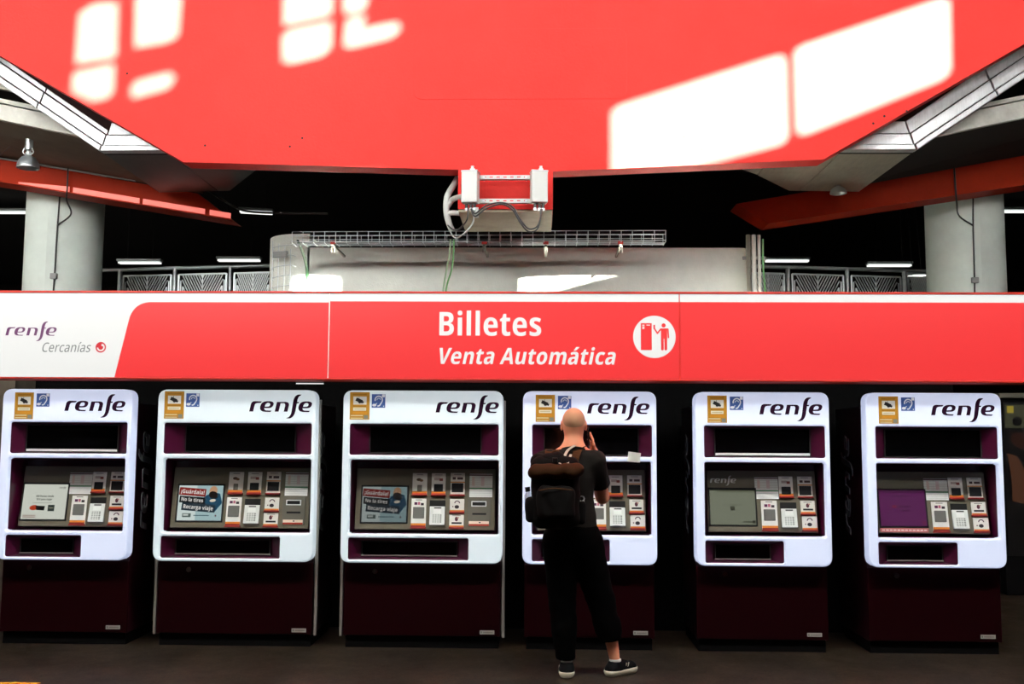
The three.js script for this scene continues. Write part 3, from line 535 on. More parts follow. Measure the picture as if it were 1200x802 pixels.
  cell('wish', 440, 40, (w, h) => { R('#c4706c', 0, 0, w, h); c.fillStyle = '#f4dcd8'; for (let i = 0; i < 12; i++) c.fillRect(14 + i * 35, 14, 26, 12); });
});
M.print = std({ map: atlas, roughness: 0.55 });
M.printLit = std({ map: atlas, color: 0xdddddd, roughness: 0.5, emissive: glow(0.26, 0.26, 0.26), emissiveMap: atlas });
function printGeo(key, w, h, d = 0.003) {          // thin card with an atlas cell on its face
  return keep(`p${key},${w},${h},${d}`, () => {
    const g = new THREE.BoxGeometry(w, h, d), uv = g.attributes.uv, [x, y, cw, ch] = ATLAS[key];
    for (let i = 0; i < uv.count; i++) { const f = i >= 16 && i < 20, u = f ? uv.getX(i) : 0.03, v = f ? uv.getY(i) : 0.5; uv.setXY(i, (x + u * cw) / 1024, 1 - (y + (1 - v) * ch) / 1024); }
    return g;
  });
}
const screens = {
  promo: canvasTexture(512, 384, (c) => {
    const g = '#dfe3d6'; c.fillStyle = g; c.fillRect(0, 0, 512, 384); logoCanvas(c, 410, 44, 80, '#2c2c2c'); c.fillStyle = '#33352e'; fitText(c, '500 Puntos desde', 150, 142, 210, 'bold 30px sans-serif'); fitText(c, '10 € para viajar', 158, 176, 184, 'bold 30px sans-serif');
    c.fillRect(118, 204, 230, 2); c.fillStyle = '#c2401c'; c.beginPath(); c.ellipse(140, 258, 50, 28, -0.1, 0, 7); c.fill(); c.fillStyle = '#0d0d0d'; c.beginPath(); c.moveTo(160, 236); c.lineTo(268, 240); c.lineTo(262, 288); c.lineTo(170, 284); c.fill(); c.fillStyle = '#37403c'; c.fillRect(304, 226, 76, 70); c.fillStyle = '#a8a48a'; c.fillRect(318, 256, 48, 8); c.fillStyle = '#7c3a30'; c.fillRect(20, 340, 150, 7); c.fillRect(20, 358, 150, 7);
  }),
  keep: canvasTexture(512, 384, (c) => {
    c.fillStyle = '#a9c6c8'; c.fillRect(0, 0, 512, 384); c.fillStyle = '#d8e6e2'; c.fillRect(0, 0, 210, 384); c.fillStyle = '#1f4c66'; c.beginPath(); c.moveTo(300, 120); c.quadraticCurveTo(410, 60, 480, 90); c.lineTo(512, 190); c.lineTo(430, 290); c.lineTo(280, 240); c.fill();
    c.fillStyle = '#c99c78'; c.beginPath(); c.ellipse(400, 60, 46, 56, 0.2, 0, 7); c.fill(); c.fillStyle = '#1c1512'; c.beginPath(); c.ellipse(404, 104, 54, 40, 0.3, 0, 7); c.fill(); c.fillStyle = '#e8dcc8'; c.beginPath(); c.ellipse(400, 164, 36, 16, -0.1, 0, 7); c.fill();
    const band = (s, t, x, y, w, h, f, tw) => { c.save(); c.translate(x, y); c.rotate(0.07); c.fillStyle = s; c.fillRect(0, 0, w, h); c.fillStyle = '#f4f0ea'; fitText(c, t, 16, h * 0.74, tw, f); c.restore(); };
    band('#8c231c', '¡Guárdala!', 8, 18, 310, 84, 'bold 62px sans-serif', 280); band('#141618', 'No la tires', 16, 112, 300, 74, 'bold 56px sans-serif', 262); band('#22303a', 'Recarga viaje', 48, 186, 390, 84, 'bold 60px sans-serif', 352);
    c.fillStyle = '#5c6a66'; c.fillRect(60, 306, 100, 42); c.fillStyle = '#d3dcd6'; c.fillRect(70, 314, 60, 18); c.fillStyle = '#42606a'; c.fillRect(190, 324, 180, 9); c.fillStyle = '#5a2330'; c.beginPath(); c.arc(446, 330, 9, 0, 7); c.fill();
  }),
  idle: canvasTexture(512, 384, (c) => { c.fillStyle = '#9da38c'; c.fillRect(0, 0, 512, 384); c.fillStyle = '#191a14'; c.fillRect(0, 0, 512, 14); c.fillStyle = '#83886f'; c.fillRect(80, 14, 432, 20); c.fillStyle = '#7a7f6b'; c.fillRect(140, 168, 220, 6); c.fillStyle = '#3a3a2c'; c.fillRect(228, 186, 48, 44); c.fillStyle = '#6a6e5a'; c.fillRect(236, 194, 32, 18); c.fillStyle = '#5a5e4c'; c.fillRect(366, 346, 100, 14); c.fillStyle = '#33342a'; c.fillRect(470, 336, 34, 34); }),
  purple: canvasTexture(512, 384, (c) => { c.fillStyle = '#5a2052'; c.fillRect(0, 0, 512, 384); c.fillStyle = '#45163e'; c.fillRect(0, 0, 512, 30); c.fillStyle = '#3a1034'; c.fillRect(140, 60, 190, 10); c.fillStyle = '#7c2238'; c.fillRect(140, 160, 46, 30); c.fillStyle = '#47163f'; c.fillRect(196, 162, 150, 26); c.fillRect(230, 206, 100, 22); c.fillStyle = '#6e1c3a'; c.fillRect(462, 330, 34, 34); }),
};
const screenMat = (t, k) => std({ color: 0x111111, emissive: glow(k, k, k), emissiveMap: t, roughness: 0.3 });
M.screenPromo = screenMat(screens.promo, 0.7); M.screenBright = screenMat(screens.keep, 0.75); M.screenDim = screenMat(screens.keep, 0.3); M.screenIdle = screenMat(screens.idle, 0.42); M.screenPurple = screenMat(screens.purple, 0.8); M.screenOff = std({ color: 0x0a0a0c, roughness: 0.25 });
M.lightFrame = std({ color: 0xdfe6f2, emissive: glow(0.34, 0.385, 0.54), roughness: 0.5 });
M.lightFrameGrey = std({ color: 0xdfe8ea, emissive: glow(0.31, 0.37, 0.41), roughness: 0.5 });

{
  const l = thing('reflected_light_bar', 'short thin white glowing bar added for a reflected line of light under the sign, above the second machine', 'lamp', [-1.8, 2.012, -0.13]);
  M.reflectedLight = std({ color: 0xeeeeee, emissive: glow(0.7, 0.72, 0.72) }); part('tube', cyl(0.005, 0.22, 10), M.reflectedLight, l).rotation.z = Math.PI / 2; for (const s of [-1, 1]) part('bar_holder', rbox(0.014, 0.016, 0.016, 0.003), M.cabinet, l, s * 0.115, 0.004, 0);  // glowing bar added for a reflection, not a lamp fitting
}
// ------------------------------------------------------------------ ticket machines
function liner(x0, y0, x1, y1, bx0, by0, bx1, by1, d) {   // recess whose sides slope in; opening at z 0, back at z -d
  const f = [[x0, y0, 0], [x1, y0, 0], [x1, y1, 0], [x0, y1, 0]], b = [[bx0, by0, -d], [bx1, by0, -d], [bx1, by1, -d], [bx0, by1, -d]], tri = [];
  const q = (a, e, c, g) => tri.push(a, e, c, a, c, g);
  for (let i = 0; i < 4; i++) { const j = (i + 1) % 4; q(f[i], f[j], b[j], b[i]); }
  q(b[0], b[1], b[2], b[3]);
  const g = new THREE.BufferGeometry().setFromPoints(tri.map((p) => V(...p))); g.computeVertexNormals(); return metreUV(g);
}
const LAY = {
  wide: {
    hw: 0.614, up: [-0.56, 1.461, 0.582, 1.7], upIn: [-0.42, 1.472, 0.447, 1.684], con: [-0.556, 0.864, 0.585, 1.427], conIn: [-0.528, 0.888, 0.552, 1.4], tray: [-0.557, 0.672, 0.359, 0.838], trayIn: [-0.467, 0.69, 0.27, 0.81],
    warn: [-0.486, 1.836, 0.152, 0.21], hear: [-0.342, 1.874, 0.104, 0.104], logo: [0.1, 1.79, 0.482], screen: [-0.303, 1.076, 0.345, 0.27],
    mods: [['coin', -0.034, 1.236, 0.113, 0.166], ['note', 0.112, 1.236, 0.108, 0.166], ['receipt', 0.26, 1.238, 0.11, 0.168], ['list', 0.441, 1.227, 0.178, 0.18], ['reader', -0.036, 1.012, 0.114, 0.22], ['keys', 0.108, 0.992, 0.116, 0.14], ['voice', 0.259, 1.071, 0.111, 0.102], ['card', 0.258, 0.954, 0.111, 0.102], ['change', 0.432, 1.022, 0.178, 0.212]],
    lock: [-0.36, 0.576], plate: [0.5, 0.126],
  },
  narrow: {
    hw: 0.508, up: [-0.436, 1.458, 0.474, 1.7], upIn: [-0.349, 1.466, 0.382, 1.682], con: [-0.437, 0.866, 0.469, 1.424], conIn: [-0.396, 0.89, 0.436, 1.4], tray: [-0.436, 0.67, 0.151, 0.837], trayIn: [-0.355, 0.686, 0.066, 0.808],
    warn: [-0.337, 1.824, 0.147, 0.206], hear: [-0.19, 1.869, 0.102, 0.102], logo: [-0.017, 1.788, 0.472], screen: [-0.205, 1.077, 0.345, 0.27],
    mods: [['list', 0.06, 1.222, 0.178, 0.166], ['note', 0.208, 1.234, 0.106, 0.156], ['receipt', 0.353, 1.235, 0.11, 0.155], ['reader', 0.071, 1.015, 0.12, 0.222], ['keys', 0.218, 0.995, 0.117, 0.14], ['card', 0.365, 1.077, 0.108, 0.1], ['voice', 0.372, 0.958, 0.112, 0.104]],
    lock: [-0.28, 0.578], plate: [0.388, 0.134],
  },
};
function ticketMachine(kind, x, label, screen, frameMat, o = {}) {
  const L = LAY[kind], t = thing('ticket_machine', label, 'ticket machine', [x, 0, 0], 'row of ticket machines'), hw = L.hw, bw = hw * 2 - 0.03;
  // lit white front with its three openings, print and stickers on it
  const frame = part('light_frame', keep('frame' + kind, () => {
    const s = roundRect(new THREE.Shape(), -hw, 0.65, hw, 1.955, 0.075), b = 0.014;
    for (const [x0, y0, x1, y1] of [L.up, L.con, L.tray]) s.holes.push(roundRect(new THREE.Path(), x0, y0, x1, y1, 0.018));
    const g = new THREE.ExtrudeGeometry(s, { depth: 0.1, bevelEnabled: true, bevelSize: 0.012, bevelOffset: -0.012, bevelThickness: b, bevelSegments: 4, curveSegments: 8 }); g.translate(0, 0, -0.1 - b); return metreUV(g);
  }), frameMat, t);
  part('logo', keep('logo' + kind, () => logoGeometry(L.logo[2], 0.002)), M.logoInk, frame, L.logo[0], L.logo[1], 0.0005);
  part('warning_sticker', printGeo('warning', L.warn[2], L.warn[3], 0.002), M.printLit, frame, L.warn[0], L.warn[1], 0.001);
  part('hearing_loop_sticker', printGeo('hearing', L.hear[2], L.hear[3], 0.002), M.printLit, frame, L.hear[0], L.hear[1], 0.001);
  const grow = ([x0, y0, x1, y1], e) => [x0 - e, y0 - e, x1 + e, y1 + e];
  const up = part('upper_recess', keep('up' + kind, () => liner(...grow(L.up, 0.004), ...L.upIn, 0.075)), M.maroonGloss, t, 0, 0, -0.012);
  const rim = (r) => keep('rim' + r, () => { const s = new THREE.Shape(); s.moveTo(r[0], r[1]); s.lineTo(r[2], r[1]); s.lineTo(r[2], r[3]); s.lineTo(r[0], r[3]); const h = new THREE.Path(), e = 0.008; h.moveTo(r[0] + e, r[1] + e); h.lineTo(r[2] - e, r[1] + e); h.lineTo(r[2] - e, r[3] - e); h.lineTo(r[0] + e, r[3] - e); s.holes.push(h); return plate(s, 0.006); });
  part('dark_display', box(L.upIn[2] - L.upIn[0], L.upIn[3] - L.upIn[1], 0.006), M.display, up, (L.upIn[0] + L.upIn[2]) / 2, (L.upIn[1] + L.upIn[3]) / 2, -0.071);
  part('display_trim', rim(L.upIn), M.displayTrim, up, 0, 0, -0.068);
  if (o.shelfLine) part('lit_edge', box(L.upIn[2] - L.upIn[0] - 0.012, 0.019, 0.004), M.plasticWhite, up, (L.upIn[0] + L.upIn[2]) / 2, L.upIn[1] + 0.017, -0.064);
  const tray = part('ticket_tray', keep('tray' + kind, () => liner(...grow(L.tray, 0.004), ...L.trayIn, 0.075)), M.maroonGloss, t, 0, 0, -0.012);
  part('tray_flap', box(L.trayIn[2] - L.trayIn[0], L.trayIn[3] - L.trayIn[1], 0.006), M.display, tray, (L.trayIn[0] + L.trayIn[2]) / 2, (L.trayIn[1] + L.trayIn[3]) / 2, -0.071);
  part('flap_trim', rim(L.trayIn), M.displayTrim, tray, 0, 0, -0.068);
  part('flap_edge', box(L.trayIn[2] - L.trayIn[0], 0.008, 0.01), M.stripGrey, tray, (L.trayIn[0] + L.trayIn[2]) / 2, L.trayIn[1] + 0.008, -0.062);
  part('console_recess', keep('con' + kind, () => liner(...grow(L.con, 0.004), L.conIn[0] - 0.012, L.conIn[1] - 0.012, L.conIn[2] + 0.012, L.conIn[3], 0.235)), M.maroonGloss, t, 0, 0, -0.012);
  // sloping console with the screen and the modules
  const cw = L.conIn[2] - L.conIn[0], cx = (L.conIn[0] + L.conIn[2]) / 2, y0 = L.conIn[1], con = part('console', rbox(cw, 0.47, 0.03, 0.006), M.console, t, cx, y0 + 0.233, -0.16);
  con.rotation.x = -0.17; const put = (n, g, m, px, py, pz = 0.016) => part(n, g, m, con, px - cx, py - y0 - 0.233, pz);
  const [sx, sy, sw, sh] = L.screen;
  put('screen_bezel', rbox(sw + 0.024, sh + 0.024, 0.008, 0.003), M.slot, sx, sy); put('screen', keep('scr', () => new THREE.BoxGeometry(sw, sh, 0.004)), M[screen], sx, sy, 0.0195);
  if (o.caption) put('caption_strip', printGeo('wish', 0.36, 0.03), M.printLit, sx, sy - 0.166, 0.017);
  if (o.embossed) part('embossed_logo', keep('emb', () => logoGeometry(0.2, 0.003)), M.conduit, con, -0.37 - cx, 1.262 - y0 - 0.233, 0.0155);
  for (const [m, mx, my, mw, mh] of L.mods) {
    if (m === 'change') {
      put('change_panel', rbox(mw, mh, 0.01, 0.004), M.consoleDark, mx, my); put('slot_window', rbox(0.118, 0.042, 0.012, 0.003), M.plasticWhite, mx - 0.004, my + 0.063, 0.018); put('slot', box(0.1, 0.026, 0.014), M.slot, mx - 0.004, my + 0.063, 0.0185);
      put('slot', box(0.107, 0.014, 0.012), M.slot, mx, my - 0.014, 0.0175); put('label_card', printGeo('label', 0.154, 0.036), M.print, mx - 0.002, my - 0.087, 0.022); continue;
    }
    if (m === 'keys') {
      put('keypad_well', box(mw + 0.006, 0.05, 0.008), M.slot, mx, my + mh / 2 + 0.024, 0.014); const k = put('keypad', printGeo('keys', mw, mh, 0.016), M.print, mx, my, 0.026); k.rotation.x = -0.1; put('keypad_base', rbox(mw + 0.01, mh + 0.012, 0.02, 0.004), M.consoleDark, mx + 0.004, my - 0.004, 0.012); continue;
    }
    put(m === 'list' ? 'instruction_card' : m + '_module', printGeo(m, mw, mh, m === 'list' ? 0.003 : 0.01), M.print, mx, my, m === 'list' ? 0.0165 : 0.018);
    if (m !== 'list') put('module_foot', rbox(mw + 0.008, 0.014, 0.026, 0.005), M.foot, mx, my - mh / 2 - 0.004, 0.022);
    if (m === 'coin') put('coin_slot', rbox(0.036, 0.05, 0.012, 0.004), M.consoleDark, mx, my - 0.034, 0.021);
    if (m === 'note') put('note_slot', rbox(0.07, 0.058, 0.014, 0.004), M.slot, mx, my - 0.03, 0.021);
    if (m === 'receipt') put('receipt_slot', box(0.09, 0.07, 0.012), M.slot, mx, my - 0.03, 0.0195);
    if (m === 'reader') put('reader_pad', rbox(0.088, 0.086, 0.014, 0.005), M.readerGrey, mx, my + 0.002, 0.021);
  }
  // cabinet, side lettering, door
  const body = part('cabinet', keep('cab' + kind, () => join([moved(box(0.02, 1.76, 0.73), bw / 2 - 0.01, 0, 0), moved(box(0.02, 1.76, 0.73), 0.01 - bw / 2, 0, 0), moved(box(bw, 0.02, 0.73), 0, 0.87, 0), moved(box(bw, 1.74, 0.02), 0, 0, -0.355), moved(box(bw - 0.04, 0.02, 0.73), 0, -0.33, 0)])), M.maroonSide, t, 0, 0.97, -0.475);
  const logo = keep('side', () => logoGeometry(0.78, 0.003, 0.002));
  for (const s of [-1, 1]) { const g = part('side_logo', logo, M.sideLetter, body, s * (bw / 2), s > 0 ? -0.12 : -0.12, s > 0 ? 0.06 : -0.08); g.rotation.set(0, s * Math.PI / 2, Math.PI / 2, 'YXZ'); if (s < 0) g.position.z = -0.02; }
  const door = part('door', rbox(bw, 0.54, 0.022, 0.004), M.maroonDoor, t, 0, 0.365, -0.112);
  const lock = part('lock', cyl(0.02, 0.014, 24), M.chrome, door, L.lock[0], L.lock[1] - 0.365, 0.016); lock.rotation.x = Math.PI / 2;
  part('number_plate', printGeo('plate', 0.11, 0.029), M.print, door, L.plate[0], L.plate[1] - 0.365, 0.0125);
  part('plinth', box(bw - 0.03, 0.09, 0.66), M.cabinet, t, 0, 0.045, -0.46);
  if (o.strips) for (const s of [-1, 1]) part('edge_strip', rbox(0.022, 1.8, 0.03, 0.004), M.stripGrey, t, s * (hw + 0.006), 0.985, -0.125);
  return t;
}
M.readerGrey = std({ color: 0x6f6e68, roughness: 0.55 });
ticketMachine('narrow', -3.655, 'leftmost ticket machine, its cream screen showing orange and black pictures', 'screenPromo', M.lightFrame, { shelfLine: true });
ticketMachine('wide', -2.333, 'wide ticket machine with a bright poster screen reading Guárdala, second from the left', 'screenBright', M.lightFrameGrey, { strips: true });
ticketMachine('wide', -0.896, 'wide ticket machine with a dim bluish poster screen, just left of the man', 'screenDim', M.lightFrameGrey, { strips: true });
ticketMachine('narrow', 0.378, 'ticket machine behind the man with the backpack, a paper slip stuck on its front', 'screenOff', M.lightFrame);
ticketMachine('narrow', 1.683, 'ticket machine with a plain grey-green screen, just right of the man', 'screenIdle', M.lightFrame, { shelfLine: true, embossed: true });
ticketMachine('narrow', 2.972, 'rightmost ticket machine, with a dark purple screen and pink caption strip', 'screenPurple', M.lightFrame, { caption: true });
{
  const g = new THREE.PlaneGeometry(0.095, 0.075, 8, 4), p = g.attributes.position;
  for (let i = 0; i < p.count; i++) p.setZ(i, 0.012 * Math.sin((p.getX(i) + 0.05) * 20) * (p.getY(i) + 0.04) * 14);
  const b = g.clone(); b.index.array.reverse(); b.translate(0, 0, -0.0012); b.computeVertexNormals(); g.computeVertexNormals();
  const n = solo('paper_slip', 'crumpled white paper slip stuck on the bar under the dark display behind the man', 'paper', join([g, b]), M.paper, 0.714, 1.457, 0.01); n.rotation.z = -0.12;
}

// ------------------------------------------------------------------ surfaces from distance fields (for the man and his bag)
const smin = (a, b, k) => { const h = Math.max(k - Math.abs(a - b), 0) / k; return Math.min(a, b) - h * h * k * 0.25; };
function cap(a, b, ra, rb, flat = 1) {             // tapered limb; flat > 1 thins it along z
  const [ax, ay, az] = a, dx = b[0] - ax, dy = b[1] - ay, dz = (b[2] - az) * flat, L = dx * dx + dy * dy + dz * dz || 1e-9;
  return (x, y, z) => { const px = x - ax, py = y - ay, pz = (z - az) * flat; let t = (px * dx + py * dy + pz * dz) / L; t = t < 0 ? 0 : t > 1 ? 1 : t; const qx = px - dx * t, qy = py - dy * t, qz = pz - dz * t; return Math.sqrt(qx * qx + qy * qy + qz * qz) - (ra + (rb - ra) * t); };
}
function egg(c, r) { const m = Math.min(...r); return (x, y, z) => { const a = (x - c[0]) / r[0], b = (y - c[1]) / r[1], d = (z - c[2]) / r[2]; return (Math.sqrt(a * a + b * b + d * d) - 1) * m; }; }
function brick(c, h, r, ry = 0) { const co = Math.cos(ry), si = Math.sin(ry); return (x, y, z) => { const ux = x - c[0], uz = z - c[2], qx = Math.abs(ux * co - uz * si) - h[0] + r, qy = Math.abs(y - c[1]) - h[1] + r, qz = Math.abs(ux * si + uz * co) - h[2] + r; return Math.hypot(Math.max(qx, 0), Math.max(qy, 0), Math.max(qz, 0)) + Math.min(Math.max(qx, qy, qz), 0) - r; }; }
const blend = (k, ...f) => (x, y, z) => { let d = f[0](x, y, z); for (let i = 1; i < f.length; i++) d = smin(d, f[i](x, y, z), k); return d; };
const clipTo = (f, ...cuts) => (x, y, z) => { let d = f(x, y, z); for (const c of cuts) d = Math.max(d, c(x, y, z)); return d; };
const beyond = (p, n) => (x, y, z) => (x - p[0]) * n[0] + (y - p[1]) * n[1] + (z - p[2]) * n[2];   // keeps the side the normal points away from
function nets(f, lo, hi, h) {                      // surface nets over a box
  const n = [0, 1, 2].map((i) => Math.ceil((hi[i] - lo[i]) / h) + 2), [nx, ny, nz] = n, v = new Float32Array(nx * ny * nz), id = new Int32Array(nx * ny * nz).fill(-1), pos = [], idx = [];
  for (let k = 0, o = 0; k < nz; k++) for (let j = 0; j < ny; j++) for (let i = 0; i < nx; i++, o++) v[o] = f(lo[0] + i * h, lo[1] + j * h, lo[2] + k * h);
  const st = [1, nx, nx * ny];
  for (let k = 0; k < nz - 1; k++) for (let j = 0; j < ny - 1; j++) for (let i = 0; i < nx - 1; i++) {
    const o = i + j * nx + k * nx * ny; let mask = 0; for (let c = 0; c < 8; c++) if (v[o + (c & 1) + ((c >> 1) & 1) * nx + (c >> 2) * nx * ny] < 0) mask |= 1 << c;
    if (mask === 0 || mask === 255) continue;
    let sx = 0, sy = 0, sz = 0, m = 0;
    for (let c = 0; c < 8; c++) for (let a = 0; a < 3; a++) { if (c & (1 << a)) continue; const e = c | (1 << a), vc = v[o + (c & 1) + ((c >> 1) & 1) * nx + (c >> 2) * nx * ny], ve = v[o + (e & 1) + ((e >> 1) & 1) * nx + (e >> 2) * nx * ny]; if ((vc < 0) === (ve < 0)) continue; const t = vc / (vc - ve); sx += (c & 1) + (a === 0 ? t : 0); sy += ((c >> 1) & 1) + (a === 1 ? t : 0); sz += (c >> 2) + (a === 2 ? t : 0); m++; }
    id[o] = pos.length / 3; pos.push(lo[0] + (i + sx / m) * h, lo[1] + (j + sy / m) * h, lo[2] + (k + sz / m) * h);
  }
  for (let k = 1; k < nz - 1; k++) for (let j = 1; j < ny - 1; j++) for (let i = 1; i < nx - 1; i++) {
    const o = i + j * nx + k * nx * ny;
    for (let a = 0; a < 3; a++) { const s0 = v[o] < 0, s1 = v[o + st[a]] < 0; if (s0 === s1) continue; const u = st[(a + 1) % 3], w = st[(a + 2) % 3], q = [id[o], id[o - u], id[o - u - w], id[o - w]]; if (q.includes(-1)) continue; if (s0) idx.push(q[0], q[1], q[2], q[0], q[2], q[3]); else idx.push(q[0], q[2], q[1], q[0], q[3], q[2]); }
  }
  const g = new THREE.BufferGeometry(); g.setAttribute('position', new THREE.Float32BufferAttribute(pos, 3)); g.setIndex(idx); g.computeVertexNormals(); return metreUV(g);
}

// ------------------------------------------------------------------ the man at the fourth machine
{
  const man = thing('person', 'bald man in dark T-shirt and black trousers, phone at his right ear', 'person');
  const neck = [0.225, 1.53, 0.8], chest = [0.2, 1.36, 0.8], waist = [0.21, 1.06, 0.76], pelvis = [0.225, 0.93, 0.76];
  const sh = [[0.04, 1.445, 0.8], [0.375, 1.445, 0.8]], hip = [[0.14, 0.9, 0.76], [0.31, 0.9, 0.76]], knee = [[0.155, 0.5, 0.73], [0.43, 0.5, 0.7]], ankle = [[0.185, 0.09, 0.75], [0.515, 0.09, 0.71]];
  const elbow = [[0.0, 1.17, 0.66], [0.438, 1.19, 0.6]], wrist = [[0.06, 1.2, 0.41], [0.385, 1.445, 0.66]];
  const torso = (e) => [cap(chest, waist, 0.15 + e, 0.145 + e, 1.35), cap(waist, pelvis, 0.145 + e, 0.16 + e, 1.3), cap([0.07, 1.43, 0.8], [0.345, 1.43, 0.8], 0.075 + e, 0.075 + e, 1.1), cap(chest, [0.215, 1.47, 0.81], 0.14 + e, 0.085 + e, 1.3)];
  const upper = (i, e) => cap(sh[i], elbow[i], 0.056 + e, 0.042 + e);
  const leg = (i, e, r2 = 0.052) => [cap(hip[i], knee[i], 0.088 + e, 0.06 + e), cap(knee[i], [knee[i][0] * 0.5 + ankle[i][0] * 0.5, 0.33, knee[i][2] * 0.5 + ankle[i][2] * 0.5 + 0.012], 0.055 + e, r2 + e), cap([knee[i][0] * 0.5 + ankle[i][0] * 0.5, 0.33, knee[i][2] * 0.5 + ankle[i][2] * 0.5 + 0.012], ankle[i], r2 + e, 0.034 + e)];
  const dir = [[0, -1], [0.74, -0.67]], toe = [0, 1].map((i) => [ankle[i][0] + dir[i][0] * 0.15, 0.035, ankle[i][2] + dir[i][1] * 0.15]), heel = [0, 1].map((i) => [ankle[i][0] - dir[i][0] * 0.035, 0.04, ankle[i][2] - dir[i][1] * 0.035]);
  const foot = (i, e) => cap(heel[i], toe[i], 0.036 + e, 0.032 + e);
  const hd = [0.232, 1.7, 0.765];                  // centre of the skull; the face looks down at the machine
  const skull = blend(0.03, egg([hd[0], hd[1] + 0.012, hd[2] + 0.01], [0.079, 0.094, 0.1]), egg([hd[0], hd[1] - 0.06, hd[2] - 0.045], [0.058, 0.07, 0.062]), egg([hd[0], hd[1] - 0.105, hd[2] - 0.082], [0.03, 0.025, 0.026]));
  const nose = blend(0.012, cap([hd[0], hd[1] + 0.0, hd[2] - 0.09], [hd[0], hd[1] - 0.04, hd[2] - 0.118], 0.009, 0.013), cap([hd[0] - 0.012, hd[1] - 0.042, hd[2] - 0.104], [hd[0] + 0.012, hd[1] - 0.042, hd[2] - 0.104], 0.008, 0.008));
  const lips = blend(0.006, cap([hd[0] - 0.02, hd[1] - 0.072, hd[2] - 0.1], [hd[0] + 0.02, hd[1] - 0.072, hd[2] - 0.1], 0.006, 0.006), cap([hd[0] - 0.016, hd[1] - 0.081, hd[2] - 0.099], [hd[0] + 0.016, hd[1] - 0.081, hd[2] - 0.099], 0.0065, 0.0065));
  const ear = (s) => { const c = [hd[0] + s * 0.083, hd[1] - 0.018, hd[2] + 0.0], o = egg(c, [0.01, 0.034, 0.021]), inn = egg([c[0] + s * 0.007, c[1] + 0.003, c[2] - 0.004], [0.007, 0.021, 0.012]); return (x, y, z) => Math.max(o(x, y, z), -inn(x, y, z)); };
  const eyes = [-1, 1].map((s) => egg([hd[0] + s * 0.031, hd[1] - 0.004, hd[2] - 0.083], [0.017, 0.009, 0.012]));
  const neckF = blend(0.04, cap([0.228, 1.47, 0.81], [0.232, 1.64, 0.79], 0.07, 0.062), cap([0.12, 1.47, 0.81], [0.215, 1.535, 0.81], 0.045, 0.05), cap([0.33, 1.47, 0.81], [0.24, 1.535, 0.81], 0.045, 0.05));
  const headF = blend(0.008, blend(0.012, blend(0.035, skull, neckF), nose), lips, ear(-1), ear(1), ...eyes);
  // right hand: palm beside the ear, fingers up along the phone; left hand reaching to the controls
  const palm = [cap(wrist[1], [0.376, 1.5, 0.68], 0.027, 0.03, 1), cap([0.372, 1.505, 0.665], [0.363, 1.56, 0.69], 0.024, 0.019), cap([0.374, 1.5, 0.7], [0.364, 1.55, 0.725], 0.021, 0.018)];
  const finger = (b, m, t, r) => [cap(b, m, r, r * 0.92), cap(m, t, r * 0.92, r * 0.75)];
  const rf = [0, 1, 2, 3].map((i) => { const z = 0.682 + i * 0.021, len = [0.94, 1.08, 1.0, 0.8][i]; return blend(0.004, ...finger([0.366, 1.552, z], [0.364, 1.552 + 0.04 * len, z + 0.008], [0.347, 1.552 + 0.078 * len, z + 0.014], 0.0092)); });
  const thumb = blend(0.004, ...finger([0.368, 1.52, 0.658], [0.355, 1.56, 0.648], [0.337, 1.592, 0.652], 0.0105));
  const rightHand = blend(0.008, blend(0.02, ...palm), ...rf, thumb);
  const lp = [0.075, 1.205, 0.34], leftPalm = blend(0.02, cap(wrist[0], [0.068, 1.203, 0.375], 0.026, 0.03), cap([0.05, 1.202, 0.37], [0.048, 1.202, 0.325], 0.019, 0.017), cap([0.09, 1.204, 0.37], [0.095, 1.204, 0.325], 0.019, 0.017));
  const lf = [0, 1, 2, 3].map((i) => { const x = 0.042 + i * 0.021, len = [0.8, 1, 1.08, 1.0][i]; return i === 3 ? blend(0.004, ...finger([x, 1.205, 0.32], [x, 1.206, 0.275], [x - 0.002, 1.198, 0.245], 0.009)) : blend(0.004, ...finger([x, 1.203, 0.32], [x, 1.196, 0.32 - 0.036 * len], [x, 1.17, 0.32 - 0.042 * len], 0.009)); });
  const leftHand = blend(0.008, leftPalm, ...lf, blend(0.004, ...finger([0.098, 1.2, 0.37], [0.125, 1.192, 0.345], [0.128, 1.186, 0.315], 0.0105)));
  const bodyF = blend(0.035, ...torso(0), upper(0, 0), upper(1, 0), cap(elbow[0], wrist[0], 0.041, 0.027), cap(elbow[1], wrist[1], 0.043, 0.027), ...leg(0, 0), ...leg(1, 0), foot(0, -0.006), foot(1, -0.006));
  const cutNeck = beyond([0.22, 1.488, 0.8], [0, 1, 0]);
  const body = join([nets(clipTo(blend(0.03, bodyF, neckF), beyond([0.22, 1.535, 0.8], [0, 1, 0])), [-0.12, 0.0, 0.36], [0.68, 1.6, 0.96], 0.013), nets(clipTo(headF, beyond([0.22, 1.52, 0.8], [0, -1, 0])), [0.08, 1.5, 0.6], [0.4, 1.82, 0.92], 0.0042),
    nets(rightHand, [0.3, 1.42, 0.62], [0.43, 1.66, 0.8], 0.0032), nets(leftHand, [0.0, 1.13, 0.22], [0.16, 1.26, 0.44], 0.0032)]);
  part('body', mergeVertices(body), M.skin, man);
  part('hair', nets(clipTo((x, y, z) => skull(x, y, z) - 0.0016, egg([hd[0], hd[1] + 0.03, hd[2] + 0.07], [0.078, 0.075, 0.09])), [0.12, 1.6, 0.7], [0.34, 1.82, 0.92], 0.005), M.stubble, man, 0, 0, 0, 'short stubble on the back of the head');
  const ripple = (f, a) => (x, y, z) => f(x, y, z) + a * (Math.sin(y * 38 + x * 21) * Math.sin(z * 33 + x * 17) + 0.5 * Math.sin(y * 71 - x * 40));
